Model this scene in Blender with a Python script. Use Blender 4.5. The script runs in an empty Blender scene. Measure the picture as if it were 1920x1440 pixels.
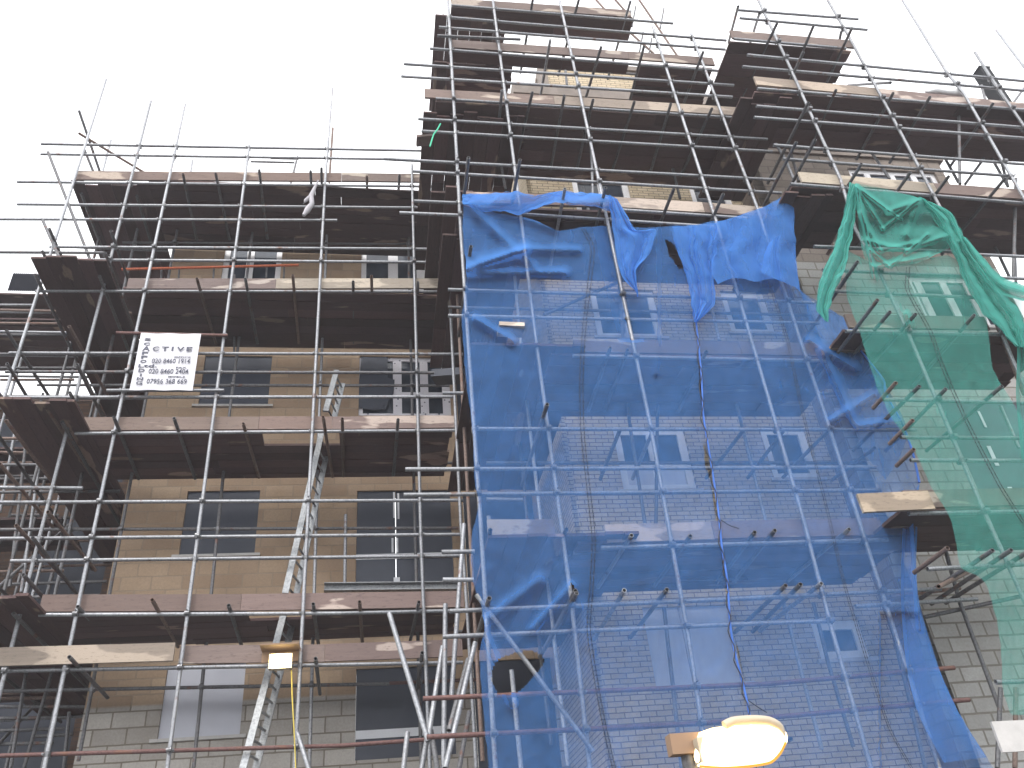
import bpy, bmesh, math, random
from mathutils import Vector, Matrix, noise
random.seed(7)
SC = bpy.context.scene
COL = SC.collection
# ---------------------------------------------------------------- camera, sky, sun, exposure
F, YAW, PIT, ROL, CZ = 1564.23, 0.1965477, 0.5968285, -0.1047296, 1.6
cy, sy, cp, sp = math.cos(YAW), math.sin(YAW), math.cos(PIT), math.sin(PIT)
fw = Vector((sy*cp, cy*cp, sp)); rt = Vector((cy, -sy, 0)); up = rt.cross(fw)
cr, sr = math.cos(ROL), math.sin(ROL)
rt2 = rt*cr + up*sr; up2 = -rt*sr + up*cr
cd = bpy.data.cameras.new('camera'); cam = bpy.data.objects.new('camera', cd); COL.objects.link(cam)
m = Matrix((rt2, up2, -fw)).transposed().to_4x4(); m.translation = (0, 0, CZ)
cam.matrix_world = m
cd.sensor_width = 36; cd.lens = 36*F/1920; cd.clip_end = 2000; cd.clip_start = 0.05
SC.camera = cam
wd = bpy.data.worlds.new('World'); SC.world = wd; wd.use_nodes = True
nt = wd.node_tree; bg = nt.nodes['Background']
sky = nt.nodes.new('ShaderNodeTexSky'); sky.sky_type = 'NISHITA'; sky.sun_disc = False
SUN_EL, SUN_AZ = math.radians(52), math.radians(205)
sky.sun_elevation = SUN_EL; sky.sun_rotation = SUN_AZ
hs = nt.nodes.new('ShaderNodeHueSaturation'); hs.inputs['Saturation'].default_value = 0.25
nt.links.new(sky.outputs[0], hs.inputs['Color']); nt.links.new(hs.outputs[0], bg.inputs[0]); bg.inputs[1].default_value = 0.07
bg2 = nt.nodes.new('ShaderNodeBackground'); nz = nt.nodes.new('ShaderNodeTexNoise'); nz.inputs['Scale'].default_value = 1.3
rp = nt.nodes.new('ShaderNodeValToRGB'); rp.color_ramp.elements[0].color = (0.97, 0.98, 1, 1); rp.color_ramp.elements[1].color = (1, 1, 1, 1)
nt.links.new(nz.outputs[0], rp.inputs[0]); nt.links.new(rp.outputs[0], bg2.inputs[0]); bg2.inputs[1].default_value = 0.98
ad = nt.nodes.new('ShaderNodeAddShader'); nt.links.new(bg.outputs[0], ad.inputs[0]); nt.links.new(bg2.outputs[0], ad.inputs[1])
nt.links.new(ad.outputs[0], nt.nodes['World Output'].inputs[0])
sl = bpy.data.lights.new('sun', 'SUN'); sl.energy = 0.8; sl.angle = math.radians(14); sl.color = (1, 0.97, 0.93)
so = bpy.data.objects.new('sun', sl); COL.objects.link(so)
sd = Vector((math.sin(SUN_AZ)*math.cos(SUN_EL), math.cos(SUN_AZ)*math.cos(SUN_EL), math.sin(SUN_EL)))
so.rotation_euler = sd.to_track_quat('Z', 'Y').to_euler(); so.location = (0, -10, 40)
vs = SC.view_settings; vs.view_transform = 'Standard'; vs.look = 'None'; vs.gamma = 1; vs.exposure = 1.08
SC.cycles.transparent_max_bounces = 24; SC.cycles.max_bounces = 6

# ---------------------------------------------------------------- helpers
def W(u, v, Y):
    """survey point: photo pixel -> point on the vertical plane at distance Y"""
    d = rt2*((u-960)/F) - up2*((v-720)/F) + fw
    return Vector((0, 0, CZ)) + d*(Y/d.y)
def link(name, me, mat, parent=None, loc=None):
    o = bpy.data.objects.new(name, me); COL.objects.link(o)
    if mat is not None:
        for x in (mat if isinstance(mat, (list, tuple)) else [mat]): me.materials.append(x)
    if loc is not None: o.location = loc
    if parent is not None: o.parent = parent
    return o
def tag(o, label=None, cat=None, group=None, kind=None):
    if label: o['label'] = label
    if cat: o['category'] = cat
    if group: o['group'] = group
    if kind: o['kind'] = kind
    return o
def empty(name, loc, label, cat, group=None):
    o = bpy.data.objects.new(name, None); COL.objects.link(o); o.location = loc
    return tag(o, label, cat, group)
class MB:
    def __init__(s): s.v = []; s.f = []; s.mi = []
    def add(s, vs, fs, mi=0):
        n = len(s.v); s.v += [tuple(p) for p in vs]; s.f += [tuple(i+n for i in f) for f in fs]; s.mi += [mi]*len(fs)
    def box(s, x0, x1, y0, y1, z0, z1, mi=0):
        s.add([(x, y, z) for x in (x0, x1) for y in (y0, y1) for z in (z0, z1)],
              [(0, 1, 3, 2), (4, 6, 7, 5), (0, 4, 5, 1), (2, 3, 7, 6), (0, 2, 6, 4), (1, 5, 7, 3)], mi)
    def bar(s, a, b, w, h, upv=(0, 0, 1), mi=0):
        a = Vector(a); b = Vector(b); d = (b-a).normalized(); sd_ = d.cross(Vector(upv)).normalized()*w/2; u_ = sd_.cross(d).normalized()*h/2
        P = [p+i*sd_+j*u_ for p in (a, b) for i in (-1, 1) for j in (-1, 1)]
        s.add(P, [(0, 1, 3, 2), (4, 6, 7, 5), (0, 4, 5, 1), (2, 3, 7, 6), (0, 2, 6, 4), (1, 5, 7, 3)], mi)
    def tube(s, pts, r, n=10, hollow=False, mi=0, cap=True):
        pts = [Vector(p) for p in pts]; rings = []
        for i, p in enumerate(pts):
            d = (pts[min(i+1, len(pts)-1)]-pts[max(i-1, 0)]).normalized()
            a = Vector((0, 0, 1)) if abs(d.z) < .9 else Vector((1, 0, 0))
            x = d.cross(a).normalized(); y = d.cross(x)
            rr = r[i] if isinstance(r, (list, tuple)) else r
            rings.append([p+rr*(x*math.cos(2*math.pi*k/n)+y*math.sin(2*math.pi*k/n)) for k in range(n)])
            if hollow and i in (0, len(pts)-1): rings[-1] = (rings[-1], [p+rr*.8*(x*math.cos(2*math.pi*k/n)+y*math.sin(2*math.pi*k/n)) for k in range(n)],
                    [p+(d*.12 if i == 0 else -d*.12)+rr*.8*(x*math.cos(2*math.pi*k/n)+y*math.sin(2*math.pi*k/n)) for k in range(n)])
        V_ = []; Fs = []
        outer = [q[0] if isinstance(q, tuple) else q for q in rings]
        for q in outer: V_ += q
        for i in range(len(outer)-1):
            for k in range(n): Fs.append((i*n+k, i*n+(k+1) % n, (i+1)*n+(k+1) % n, (i+1)*n+k))
        s.add(V_, Fs, mi)
        for e in (0, -1):
            q = rings[e]
            if isinstance(q, tuple):
                o_, a_, b_ = q; f2 = [(k, (k+1) % n, n+(k+1) % n, n+k) for k in range(n)]
                s.add(o_+a_, f2, mi); s.add(a_+b_, f2, mi+1 if hollow == 2 else mi); s.add(b_, [tuple(range(n))], mi)
            elif cap: s.add(q, [tuple(range(n))], mi)
    def build(s, name, mat, parent=None, smooth=False, origin=None):
        me = bpy.data.meshes.new(name)
        if origin is None:
            xs = [p[0] for p in s.v]; ys = [p[1] for p in s.v]; zs = [p[2] for p in s.v]
            origin = Vector(((min(xs)+max(xs))/2, (min(ys)+max(ys))/2, min(zs)))
        origin = Vector(origin)
        me.from_pydata([tuple(Vector(p)-origin) for p in s.v], [], s.f); me.update()
        for i, p in enumerate(me.polygons):
            p.material_index = s.mi[i]; p.use_smooth = smooth
        o = link(name, me, mat)
        o.location = origin
        if parent is not None:
            o.parent = parent; o.location = origin-parent_world(parent)
        return o
def parent_world(p):
    L = Vector(p.location)
    while p.parent: p = p.parent; L = L+Vector(p.location)
    return L

# ---------------------------------------------------------------- materials
def newmat(name):
    m = bpy.data.materials.new(name); m.use_nodes = True
    return m, m.node_tree, m.node_tree.nodes['Principled BSDF']
def N(nt, t, **kw):
    n = nt.nodes.new(t)
    for k, v in kw.items(): setattr(n, k, v)
    return n
def coords(nt, world=True, scale=(1, 1, 1)):
    g = N(nt, 'ShaderNodeNewGeometry'); mp = N(nt, 'ShaderNodeMapping'); mp.inputs['Scale'].default_value = scale
    nt.links.new(g.outputs['Position'], mp.inputs[0]); return mp.outputs[0]
def noisen(nt, vec, sc, det=4, rough=.6):
    n = N(nt, 'ShaderNodeTexNoise'); n.inputs['Scale'].default_value = sc; n.inputs['Detail'].default_value = det; n.inputs['Roughness'].default_value = rough
    nt.links.new(vec, n.inputs['Vector']); return n.outputs[0]
def ramp(nt, fac, stops):
    r = N(nt, 'ShaderNodeValToRGB'); el = r.color_ramp.elements
    while len(el) < len(stops): el.new(.5)
    for e, (p, c) in zip(el, stops): e.position = p; e.color = (*c, 1) if len(c) == 3 else c
    nt.links.new(fac, r.inputs[0]); return r.outputs[0]
def mix(nt, fac, a, b, mode='MIX'):
    m = N(nt, 'ShaderNodeMix', data_type='RGBA', blend_type=mode)
    for s, i in ((fac, 0), (a, 6), (b, 7)):
        if isinstance(s, (int, float)): m.inputs[i].default_value = s
        elif isinstance(s, tuple): m.inputs[i].default_value = (*s, 1)
        else: nt.links.new(s, m.inputs[i])
    return m.outputs[2]
def bump(nt, b, h, st=.3, dist=.01):
    n = N(nt, 'ShaderNodeBump'); n.inputs['Strength'].default_value = st; n.inputs['Distance'].default_value = dist
    nt.links.new(h, n.inputs['Height']); nt.links.new(n.outputs[0], b.inputs['Normal'])
def tube_mat(name, c0, c1, metal, r0=.38, rust=.0):
    m, nt, b = newmat(name)
    v = coords(nt); oi = N(nt, 'ShaderNodeObjectInfo')
    big = noisen(nt, v, 2.3, 3); fine = noisen(nt, v, 40, 3)
    c = mix(nt, big, c0, c1)
    c = mix(nt, ramp(nt, fine, [(.45, (0, 0, 0)), (.7, (.55,)*3)]), c, tuple(x*.45 for x in c0))
    c = mix(nt, ramp(nt, noisen(nt, v, 5.5, 5), [(.63-rust, (0, 0, 0)), (.72-rust, (.8,)*3)]), c, (.16, .075, .05))
    mu = N(nt, 'ShaderNodeMath', operation='MULTIPLY_ADD'); mu.inputs[1].default_value = .35; mu.inputs[2].default_value = .78
    nt.links.new(oi.outputs['Random'], mu.inputs[0])
    cc = N(nt, 'ShaderNodeCombineColor'); [nt.links.new(mu.outputs[0], cc.inputs[i]) for i in range(3)]
    c = mix(nt, 1.0, c, cc.outputs[0], 'MULTIPLY')
    nt.links.new(c, b.inputs['Base Color']); b.inputs['Metallic'].default_value = metal
    nt.links.new(ramp(nt, fine, [(.3, (r0,)*3), (.8, (r0+.25,)*3)]), b.inputs['Roughness'])
    bump(nt, b, fine, .15, .004); return m
M = {}
M['galv'] = tube_mat('galvanised_tube', (.20, .205, .22), (.40, .405, .42), .5)
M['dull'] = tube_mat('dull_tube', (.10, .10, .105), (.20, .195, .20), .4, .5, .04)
M['rust'] = tube_mat('rusty_tube', (.11, .05, .045), (.17, .09, .08), .15, .6, .08)
M['brown'] = tube_mat('brown_tube', (.15, .10, .08), (.25, .18, .15), .2, .6, .05)
M['orange'] = tube_mat('orange_tube', (.55, .12, .05), (.68, .19, .08), .1, .5, -.1)
M['steel'] = tube_mat('coupler_steel', (.12, .12, .125), (.30, .30, .31), .6, .35)
M['alu'] = tube_mat('ladder_aluminium', (.27, .28, .29), (.40, .41, .42), .4, .45, -.2)

def wood_mat(name, dark, light, patch, pamt, sc=(1, 1, 1), streak=(.6, 9, 9)):
    m, nt, b = newmat(name)
    v = coords(nt, scale=streak); v2 = coords(nt, scale=sc); oi = N(nt, 'ShaderNodeObjectInfo')
    off = N(nt, 'ShaderNodeVectorMath', operation='ADD'); nt.links.new(v2, off.inputs[0])
    cc = N(nt, 'ShaderNodeCombineXYZ'); mu = N(nt, 'ShaderNodeMath', operation='MULTIPLY'); mu.inputs[1].default_value = 37
    nt.links.new(oi.outputs['Random'], mu.inputs[0]); nt.links.new(mu.outputs[0], cc.inputs[0]); nt.links.new(cc.outputs[0], off.inputs[1])
    gr = noisen(nt, v, 3, 6, .7)
    c = mix(nt, gr, dark, light)
    pn = noisen(nt, off.outputs[0], 1.0, 3, .45)
    c = mix(nt, ramp(nt, pn, [(pamt, (0, 0, 0)), (pamt+.025, (1, 1, 1))]), c, patch)
    st = noisen(nt, v2, 14, 4); c = mix(nt, ramp(nt, st, [(.56, (0, 0, 0)), (.75, (.6,)*3)]), c, tuple(x*.35 for x in dark))
    va = N(nt, 'ShaderNodeAttribute', attribute_name='tone', attribute_type='GEOMETRY')
    c = mix(nt, 1.0, c, va.outputs['Color'], 'MULTIPLY')
    nt.links.new(c, b.inputs['Base Color']); b.inputs['Roughness'].default_value = .85
    bump(nt, b, gr, .4, .006); return m
M['toe'] = wood_mat('toe_board_wood', (.12, .085, .075), (.21, .155, .135), (.40, .33, .28), .585, (.9, .9, 3.2))
M['toe_pale'] = wood_mat('pale_board_wood', (.20, .165, .135), (.33, .275, .235), (.42, .35, .29), .5, (.9, .9, 3))
M['plank'] = wood_mat('plank_wood', (.050, .030, .031), (.125, .073, .066), (.25, .18, .145), .64, (.8, 3, 1), (.7, 12, 12))  # same wood as the toe boards, darkened for the shade under the decks
M['plank_y'] = wood_mat('plank_wood_lengthways', (.050, .030, .031), (.125, .073, .066), (.25, .18, .145), .64, (3, .8, 1), (12, .7, 12))  # lengthways copy, deck shade put into its colour too

def masonry(name, axes, bw, bh, mortar, cols, mcol, low=None, zlow=0, rough_=.9, zoff=0.0, stain=(.5, .45, .4)):
    m, nt, b = newmat(name)
    g = N(nt, 'ShaderNodeNewGeometry'); s = N(nt, 'ShaderNodeSeparateXYZ'); nt.links.new(g.outputs['Position'], s.inputs[0])
    c = N(nt, 'ShaderNodeCombineXYZ'); nt.links.new(s.outputs[axes[0]], c.inputs[0])
    az = N(nt, 'ShaderNodeMath', operation='ADD'); az.inputs[1].default_value = zoff; nt.links.new(s.outputs[2], az.inputs[0]); nt.links.new(az.outputs[0], c.inputs[1])
    wob = noisen(nt, g.outputs['Position'], 6, 2); wv = N(nt, 'ShaderNodeVectorMath', operation='MULTIPLY_ADD')
    wv.inputs[1].default_value = (.012,)*3; nt.links.new(c.outputs[0], wv.inputs[2])
    cw = N(nt, 'ShaderNodeCombineXYZ'); [nt.links.new(wob, cw.inputs[i]) for i in (0, 1)]; nt.links.new(cw.outputs[0], wv.inputs[0])
    def brick(cols, mcol):
        t = N(nt, 'ShaderNodeTexBrick'); t.offset = .5
        t.inputs['Scale'].default_value = 1; t.inputs['Brick Width'].default_value = bw; t.inputs['Row Height'].default_value = bh
        t.inputs['Mortar Size'].default_value = mortar; t.inputs['Mortar Smooth'].default_value = .25; t.inputs['Bias'].default_value = 0
        t.inputs['Color1'].default_value = (*cols[0], 1); t.inputs['Color2'].default_value = (*cols[1], 1); t.inputs['Mortar'].default_value = (*mcol, 1)
        nt.links.new(wv.outputs[0], t.inputs['Vector']); return t
    t = brick(cols, mcol); col = t.outputs[0]
    if low:
        t2 = brick(low[0], low[1]); mr = N(nt, 'ShaderNodeMapRange'); mr.inputs['From Min'].default_value = zlow-.02; mr.inputs['From Max'].default_value = zlow+.02
        nt.links.new(s.outputs[2], mr.inputs['Value']); col = mix(nt, mr.outputs[0], t2.outputs[0], col)
    bign = noisen(nt, g.outputs['Position'], .9, 5); fin = noisen(nt, g.outputs['Position'], 30, 4)
    col = mix(nt, ramp(nt, bign, [(.35, (0, 0, 0)), (.75, (.55,)*3)]), col, mix(nt, 1.0, col, stain, 'MULTIPLY'))
    col = mix(nt, ramp(nt, fin, [(.3, (.25,)*3), (.7, (0, 0, 0))]), col, (.1, .09, .08))
    nt.links.new(col, b.inputs['Base Color']); b.inputs['Roughness'].default_value = rough_
    inv = N(nt, 'ShaderNodeMath', operation='MULTIPLY_ADD'); inv.inputs[1].default_value = -1; inv.inputs[2].default_value = 1; nt.links.new(t.outputs[1], inv.inputs[0])
    ad = N(nt, 'ShaderNodeMath', operation='MULTIPLY_ADD'); ad.inputs[1].default_value = .25; nt.links.new(fin, ad.inputs[0]); nt.links.new(inv.outputs[0], ad.inputs[2])
    bump(nt, b, ad.outputs[0], .5, .012); return m
TANS = ((.35, .24, .155), (.47, .34, .225)); BUFF = ((.50, .40, .26), (.62, .51, .35)); GREY = ((.34, .33, .31), (.46, .45, .43))
M['tan'] = masonry('tan_blockwork', (0, 2), .45, .222, .012, TANS, (.35, .265, .185), (((.38, .35, .315), (.52, .49, .45)), (.22, .19, .15)), 4.95)
M['tan_side'] = masonry('tan_blockwork_side', (1, 2), .45, .222, .012, TANS, (.35, .265, .185))
M['brick'] = masonry('buff_brickwork', (0, 2), .205, .068, .007, BUFF, (.16, .13, .10), stain=(.75, .7, .65))
M['brick_side'] = masonry('buff_brickwork_side', (1, 2), .205, .068, .007, BUFF, (.16, .13, .10))
M['grey'] = masonry('grey_blockwork', (0, 2), .38, .185, .014, ((.21, .175, .145), (.28, .235, .20)), (.17, .14, .12), (GREY, (.22, .20, .17)), 10.9)
M['grey_side'] = masonry('grey_blockwork_side', (1, 2), .38, .185, .014, ((.19, .14, .11), (.26, .20, .16)), (.14, .11, .09))
M['redbrick'] = masonry('rear_red_brickwork', (0, 2), .225, .075, .008, ((.10, .055, .035), (.17, .09, .05)), (.08, .06, .05))

def plain(name, c, rough=.6, metal=0, var=.25, sc=6, bmp=.0):
    m, nt, b = newmat(name); v = coords(nt)
    n = noisen(nt, v, sc, 5)
    nt.links.new(mix(nt, n, tuple(x*(1-var) for x in c), tuple(min(1, x*(1+var)) for x in c)), b.inputs['Base Color'])
    b.inputs['Roughness'].default_value = rough; b.inputs['Metallic'].default_value = metal
    if bmp: bump(nt, b, n, bmp, .01)
    return m
M['concrete'] = plain('cast_concrete', (.22, .185, .16), .9, 0, .35, 4, .3)
M['asphalt'] = plain('asphalt', (.06, .06, .062), .9, 0, .3, 3, .3)
M['upvc'] = plain('white_window_frame', (.74, .73, .74), .4, 0, .12)
M['darksheet'] = plain('dark_sheeting', (.028, .034, .054), .5, 0, .25, 2.5)
M['greysheet'] = plain('pale_sheeting', (.52, .53, .59), .6, 0, .10, 2)
M['tape'] = plain('white_tape', (.68, .69, .72), .5, 0, .1)
M['sill'] = plain('pale_sill', (.48, .46, .44), .7)
M['black'] = plain('black_cord', (.015, .015, .02), .7)
M['yellowcable'] = plain('yellow_cable', (.62, .48, .08), .5)
M['greencord'] = plain('green_cord', (.02, .45, .25), .5)
M['banner'] = plain('white_banner_vinyl', (.56, .55, .58), .5, 0, .04, 3)
M['ink'] = plain('dark_lettering', (.025, .028, .06), .5)
M['ply'] = plain('plywood', (.24, .155, .10), .8, 0, .25, 3)
M['cloth'] = plain('grey_rag', (.42, .40, .42), .9)
M['polythene'] = plain('white_polythene', (.70, .70, .70), .35)
M['darkmetal'] = plain('dark_painted_metal', (.008, .008, .01), .9)
M['corr'] = plain('grey_corrugated_sheet', (.04, .04, .055), .8)
M['lampbody'] = plain('lamp_housing', (.42, .36, .27), .5)
m, nt, b = newmat('window_glass'); v = coords(nt)
nt.links.new(ramp(nt, noisen(nt, v, 1.7, 2), [(.35, (.018, .022, .032)), (.7, (.05, .06, .08))]), b.inputs['Base Color'])
b.inputs['Roughness'].default_value = .12; bump(nt, b, noisen(nt, v, 1.2, 1), .05, .02); M['glass'] = m
m, nt, b = newmat('protective_film'); v = coords(nt)
vo = N(nt, 'ShaderNodeTexVoronoi'); vo.inputs['Scale'].default_value = 9; nt.links.new(v, vo.inputs['Vector'])
nt.links.new(ramp(nt, vo.outputs[0], [(.14, (.06, .06, .1)), (.19, (.66, .64, .68))]), b.inputs['Base Color']); M['film'] = m

def emis(name, c, s):
    m = bpy.data.materials.new(name); m.use_nodes = True; nt = m.node_tree; nt.nodes.clear()
    e = N(nt, 'ShaderNodeEmission'); e.inputs[0].default_value = (*c, 1); e.inputs[1].default_value = s
    o = N(nt, 'ShaderNodeOutputMaterial'); nt.links.new(e.outputs[0], o.inputs[0]); return m
M['glow'] = emis('lit_lantern_bowl', (1, .74, .36), 2.6)
M['rimglow'] = emis('lit_lantern_rim', (1, .45, .08), .6)  # glow colour for the yellow fringe of the bowl's light
M['flood'] = emis('lit_floodlight_glass', (1, .93, .50), 9)

def net_mat(name, col, alpha, dens=.35):
    m, nt, b = newmat(name); nt.nodes.remove(b); out = nt.nodes['Material Output']
    v = coords(nt)
    d = N(nt, 'ShaderNodeBsdfDiffuse'); t = N(nt, 'ShaderNodeBsdfTranslucent'); tr = N(nt, 'ShaderNodeBsdfTransparent')
    vs_ = coords(nt, scale=(9, 9, 1.2))
    c = mix(nt, noisen(nt, v, 3, 4), tuple(x*.75 for x in col), tuple(min(1, x*1.25) for x in col))
    c = mix(nt, ramp(nt, noisen(nt, v, 55, 2), [(.76, (0, 0, 0)), (.8, (.6,)*3)]), c, (.5, .55, .6))
    for s in (d, t): nt.links.new(c, s.inputs[0])
    ms = N(nt, 'ShaderNodeMixShader'); ms.inputs[0].default_value = .4; nt.links.new(d.outputs[0], ms.inputs[1]); nt.links.new(t.outputs[0], ms.inputs[2])
    # mesh cover grows when the weave is seen edge-on, as in real netting
    g = N(nt, 'ShaderNodeNewGeometry'); dp = N(nt, 'ShaderNodeVectorMath', operation='DOT_PRODUCT'); nt.links.new(g.outputs['Incoming'], dp.inputs[0]); nt.links.new(g.outputs['Normal'], dp.inputs[1])
    ab = N(nt, 'ShaderNodeMath', operation='ABSOLUTE'); nt.links.new(dp.outputs['Value'], ab.inputs[0])
    mx = N(nt, 'ShaderNodeMath', operation='MAXIMUM'); mx.inputs[1].default_value = .12; nt.links.new(ab.outputs[0], mx.inputs[0])
    dv = N(nt, 'ShaderNodeMath', operation='DIVIDE'); dv.inputs[0].default_value = 1; nt.links.new(mx.outputs[0], dv.inputs[1])
    nn = noisen(nt, vs_, 2.5, 5, .65); n2 = noisen(nt, v, 220, 2, .5)
    w1 = N(nt, 'ShaderNodeMath', operation='MULTIPLY_ADD'); w1.inputs[1].default_value = dens*.55; w1.inputs[2].default_value = 1-dens*.275; nt.links.new(nn, w1.inputs[0])
    w2 = N(nt, 'ShaderNodeMath', operation='MULTIPLY_ADD'); w2.inputs[1].default_value = dens; w2.inputs[2].default_value = 1-dens*.5; nt.links.new(n2, w2.inputs[0])
    w3 = N(nt, 'ShaderNodeMath', operation='MULTIPLY'); nt.links.new(w1.outputs[0], w3.inputs[0]); nt.links.new(w2.outputs[0], w3.inputs[1])
    w4 = N(nt, 'ShaderNodeMath', operation='MULTIPLY'); nt.links.new(w3.outputs[0], w4.inputs[0]); nt.links.new(dv.outputs[0], w4.inputs[1])
    pw = N(nt, 'ShaderNodeMath', operation='POWER'); pw.inputs[0].default_value = 1-alpha; nt.links.new(w4.outputs[0], pw.inputs[1])
    mx2 = N(nt, 'ShaderNodeMixShader'); nt.links.new(pw.outputs[0], mx2.inputs[0]); nt.links.new(ms.outputs[0], mx2.inputs[1]); nt.links.new(tr.outputs[0], mx2.inputs[2])
    nt.links.new(mx2.outputs[0], out.inputs[0]); return m
M['bluenet'] = net_mat('blue_debris_netting', (.10, .28, .68), .32)
M['greennet'] = net_mat('green_debris_netting', (.10, .41, .345), .32)
M['blueopaque'] = plain('blue_net_hem', (.05, .15, .50), .8)

# ---------------------------------------------------------------- the setting
g = MB(); g.box(-150, 150, -80, 220, -.3, 0); tag(g.build('ground', M['asphalt']), kind='structure')

def shell(name, label, loc):
    return empty(name, loc, label, 'building')
def wall(b, name, mat, x0, x1, z0, z1, Y, opens, th=.30):
    mb = MB(); xs = sorted({x0, x1, *[a for o in opens for a in o[:2]]}); zs = sorted({z0, z1, *[a for o in opens for a in o[2:4]]})
    for i in range(len(xs)-1):
        for j in range(len(zs)-1):
            cx, cz = (xs[i]+xs[i+1])/2, (zs[j]+zs[j+1])/2
            if any(o[0] < cx < o[1] and o[2] < cz < o[3] for o in opens): continue
            a, c, d, e = xs[i], xs[i+1], zs[j], zs[j+1]
            mb.add([(a, Y, d), (c, Y, d), (c, Y, e), (a, Y, e)], [(0, 1, 2, 3)])
            mb.add([(a, Y+th, d), (c, Y+th, d), (c, Y+th, e), (a, Y+th, e)], [(3, 2, 1, 0)])
    for a, c, d, e in [o[:4] for o in opens]:
        mb.add([(a, Y, d), (a, Y, e), (a, Y+th, e), (a, Y+th, d)], [(0, 1, 2, 3)]); mb.add([(c, Y, d), (c, Y, e), (c, Y+th, e), (c, Y+th, d)], [(3, 2, 1, 0)])
        mb.add([(a, Y, d), (c, Y, d), (c, Y+th, d), (a, Y+th, d)], [(0, 1, 2, 3)]); mb.add([(a, Y, e), (c, Y, e), (c, Y+th, e), (a, Y+th, e)], [(3, 2, 1, 0)])
    return mb.build(name, mat, b)
def frame_window(b, x0, x1, z0, z1, Y, mulls=(), fw_=.075, sill=True, pane='glass', label=None, trans=None, fmat='upvc'):
    w = MB(); y0, y1 = Y+.05, Y+.12
    w.box(x0, x0+fw_, y0, y1, z0, z1); w.box(x1-fw_, x1, y0, y1, z0, z1)
    w.box(x0+fw_, x1-fw_, y0+.002, y1, z1-fw_, z1); w.box(x0+fw_, x1-fw_, y0+.002, y1, z0, z0+fw_)
    for mx, mw in mulls: w.box(mx-mw/2, mx+mw/2, y0+.004, y1-.002, z0+fw_, z1-fw_)
    if trans: w.box(x0+fw_, x1-fw_, y0+.006, y1-.004, trans-.035, trans+.035)
    o = w.build('window', M[fmat], b)
    if label: o['label'] = label
    p = MB(); p.box(x0+fw_*.5, x1-fw_*.5, Y+.085, Y+.10, z0+fw_*.5, z1-fw_*.5); p.build('pane', M[pane], o)
    if sill:
        s = MB(); s.box(x0-.07, x1+.07, Y-.05, Y+.05, z0-.05, z0-.002); s.build('sill', M['sill'], o)
    return o
def XZ(u, v, Y): p = W(u, v, Y); return p.x, p.z
def rect(pts, Y):
    P = [W(u, v, Y) for u, v in pts]
    return sum((P[0].x, P[3].x))/2, sum((P[1].x, P[2].x))/2, (P[2].z+P[3].z)/2, (P[0].z+P[1].z)/2   # pts: tl,tr,br,bl

# left block building, wall plane Y = 12.9
LW, RW, GW = 12.9, 10.5, 9.7
bl = shell('block_building', 'tan concrete-block building wing left of the blue netting, windows boarded with dark sheets', (-.5, LW, 0))
dark_fill = [(1.5, 2.72, z, z+2.05) for z in (3.3, 6.15, 8.95, 11.7)]  # openings added to darken the bay behind the blue net
L = [rect(((383, 667), (510, 667), (503, 760), (373, 760)), LW), rect(((677, 667), (845, 670), (842, 778), (669, 780)), LW),
     rect(((350, 920), (487, 920), (478, 1040), (337, 1040)), LW), rect(((669, 919), (848, 919), (848, 1095), (667, 1097)), LW),
     rect(((313, 1243), (460, 1247), (450, 1382), (297, 1382)), LW), rect(((667, 1250), (855, 1250), (850, 1420), (666, 1420)), LW),
     rect(((422, 455), (532, 456), (522, 545), (412, 545)), LW), rect(((679, 456), (838, 456), (842, 545), (676, 545)), LW)]
wall(bl, 'wall', M['tan'], -4.0, 2.83, 0, 14.1, LW, L+dark_fill)
s = MB(); s.box(-4.0, -3.9, LW+.301, LW+9, 0, 14.1); s.build('side_wall', M['tan_side'], bl)
s = MB(); s.box(-4.1, 2.83, LW-.05, LW+9, 14.102, 14.3); s.build('roof', M['concrete'], bl)
def sheet_window(b, r, Y, mat, splits=(), tapes=(), sill=True, label=None):
    x0, x1, z0, z1 = r; w = MB()
    xs = [x0, *splits, x1]
    for i in range(len(xs)-1): w.box(xs[i]+.006, xs[i+1]-.006, Y+.03+i*.006, Y+.045+i*.006, z0+.005, z1-.005)
    o = w.build('boarded_window', M[mat], b)
    if label: o['label'] = label
    for (a, c, d, e) in tapes:
        t = MB(); t.box(a, c, Y+.015, Y+.022, d, e); t.build('tape', M['tape'], o)
    if sill:
        t = MB(); t.box(x0-.09, x1+.09, Y-.05, Y+.03, z0-.045, z0-.002); t.build('sill', M['sill'], o)
    return o
for r in dark_fill: sheet_window(bl, r, LW, 'darksheet', sill=False)  # dark sheets added to blacken the bay seen through the net
sheet_window(bl, L[0], LW, 'darksheet')
frame_window(bl, *L[1], LW, mulls=[(W(745, 700, LW).x, .16), (W(795, 700, LW).x, .15), (W(832, 700, LW).x, .08)], sill=False, trans=W(740, 735, LW).z, fmat='film', label='tall window wrapped in white protective film with torn dark sheet')
t = MB(); t.add([W(u, v, LW+.02) for u, v in ((678, 668), (727, 669), (727, 708), (740, 712), (738, 738), (728, 752), (724, 767), (700, 769), (672, 765), (671, 735))], [tuple(range(10))]); 
t.add([W(u, v, LW+.035) for u, v in ((678, 668), (727, 669), (727, 708), (740, 712), (738, 738), (728, 752), (724, 767), (700, 769), (672, 765), (671, 735))], [tuple(range(9, -1, -1))]); t.build('torn_sheet', M['darksheet'], bl)
sheet_window(bl, L[2], LW, 'darksheet')
def tp(u0, v0, u1, v1, Y=LW):
    a = W(u0, v0, Y); c = W(u1, v1, Y); return (min(a.x, c.x), max(a.x, c.x), min(a.z, c.z), max(a.z, c.z))
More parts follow.
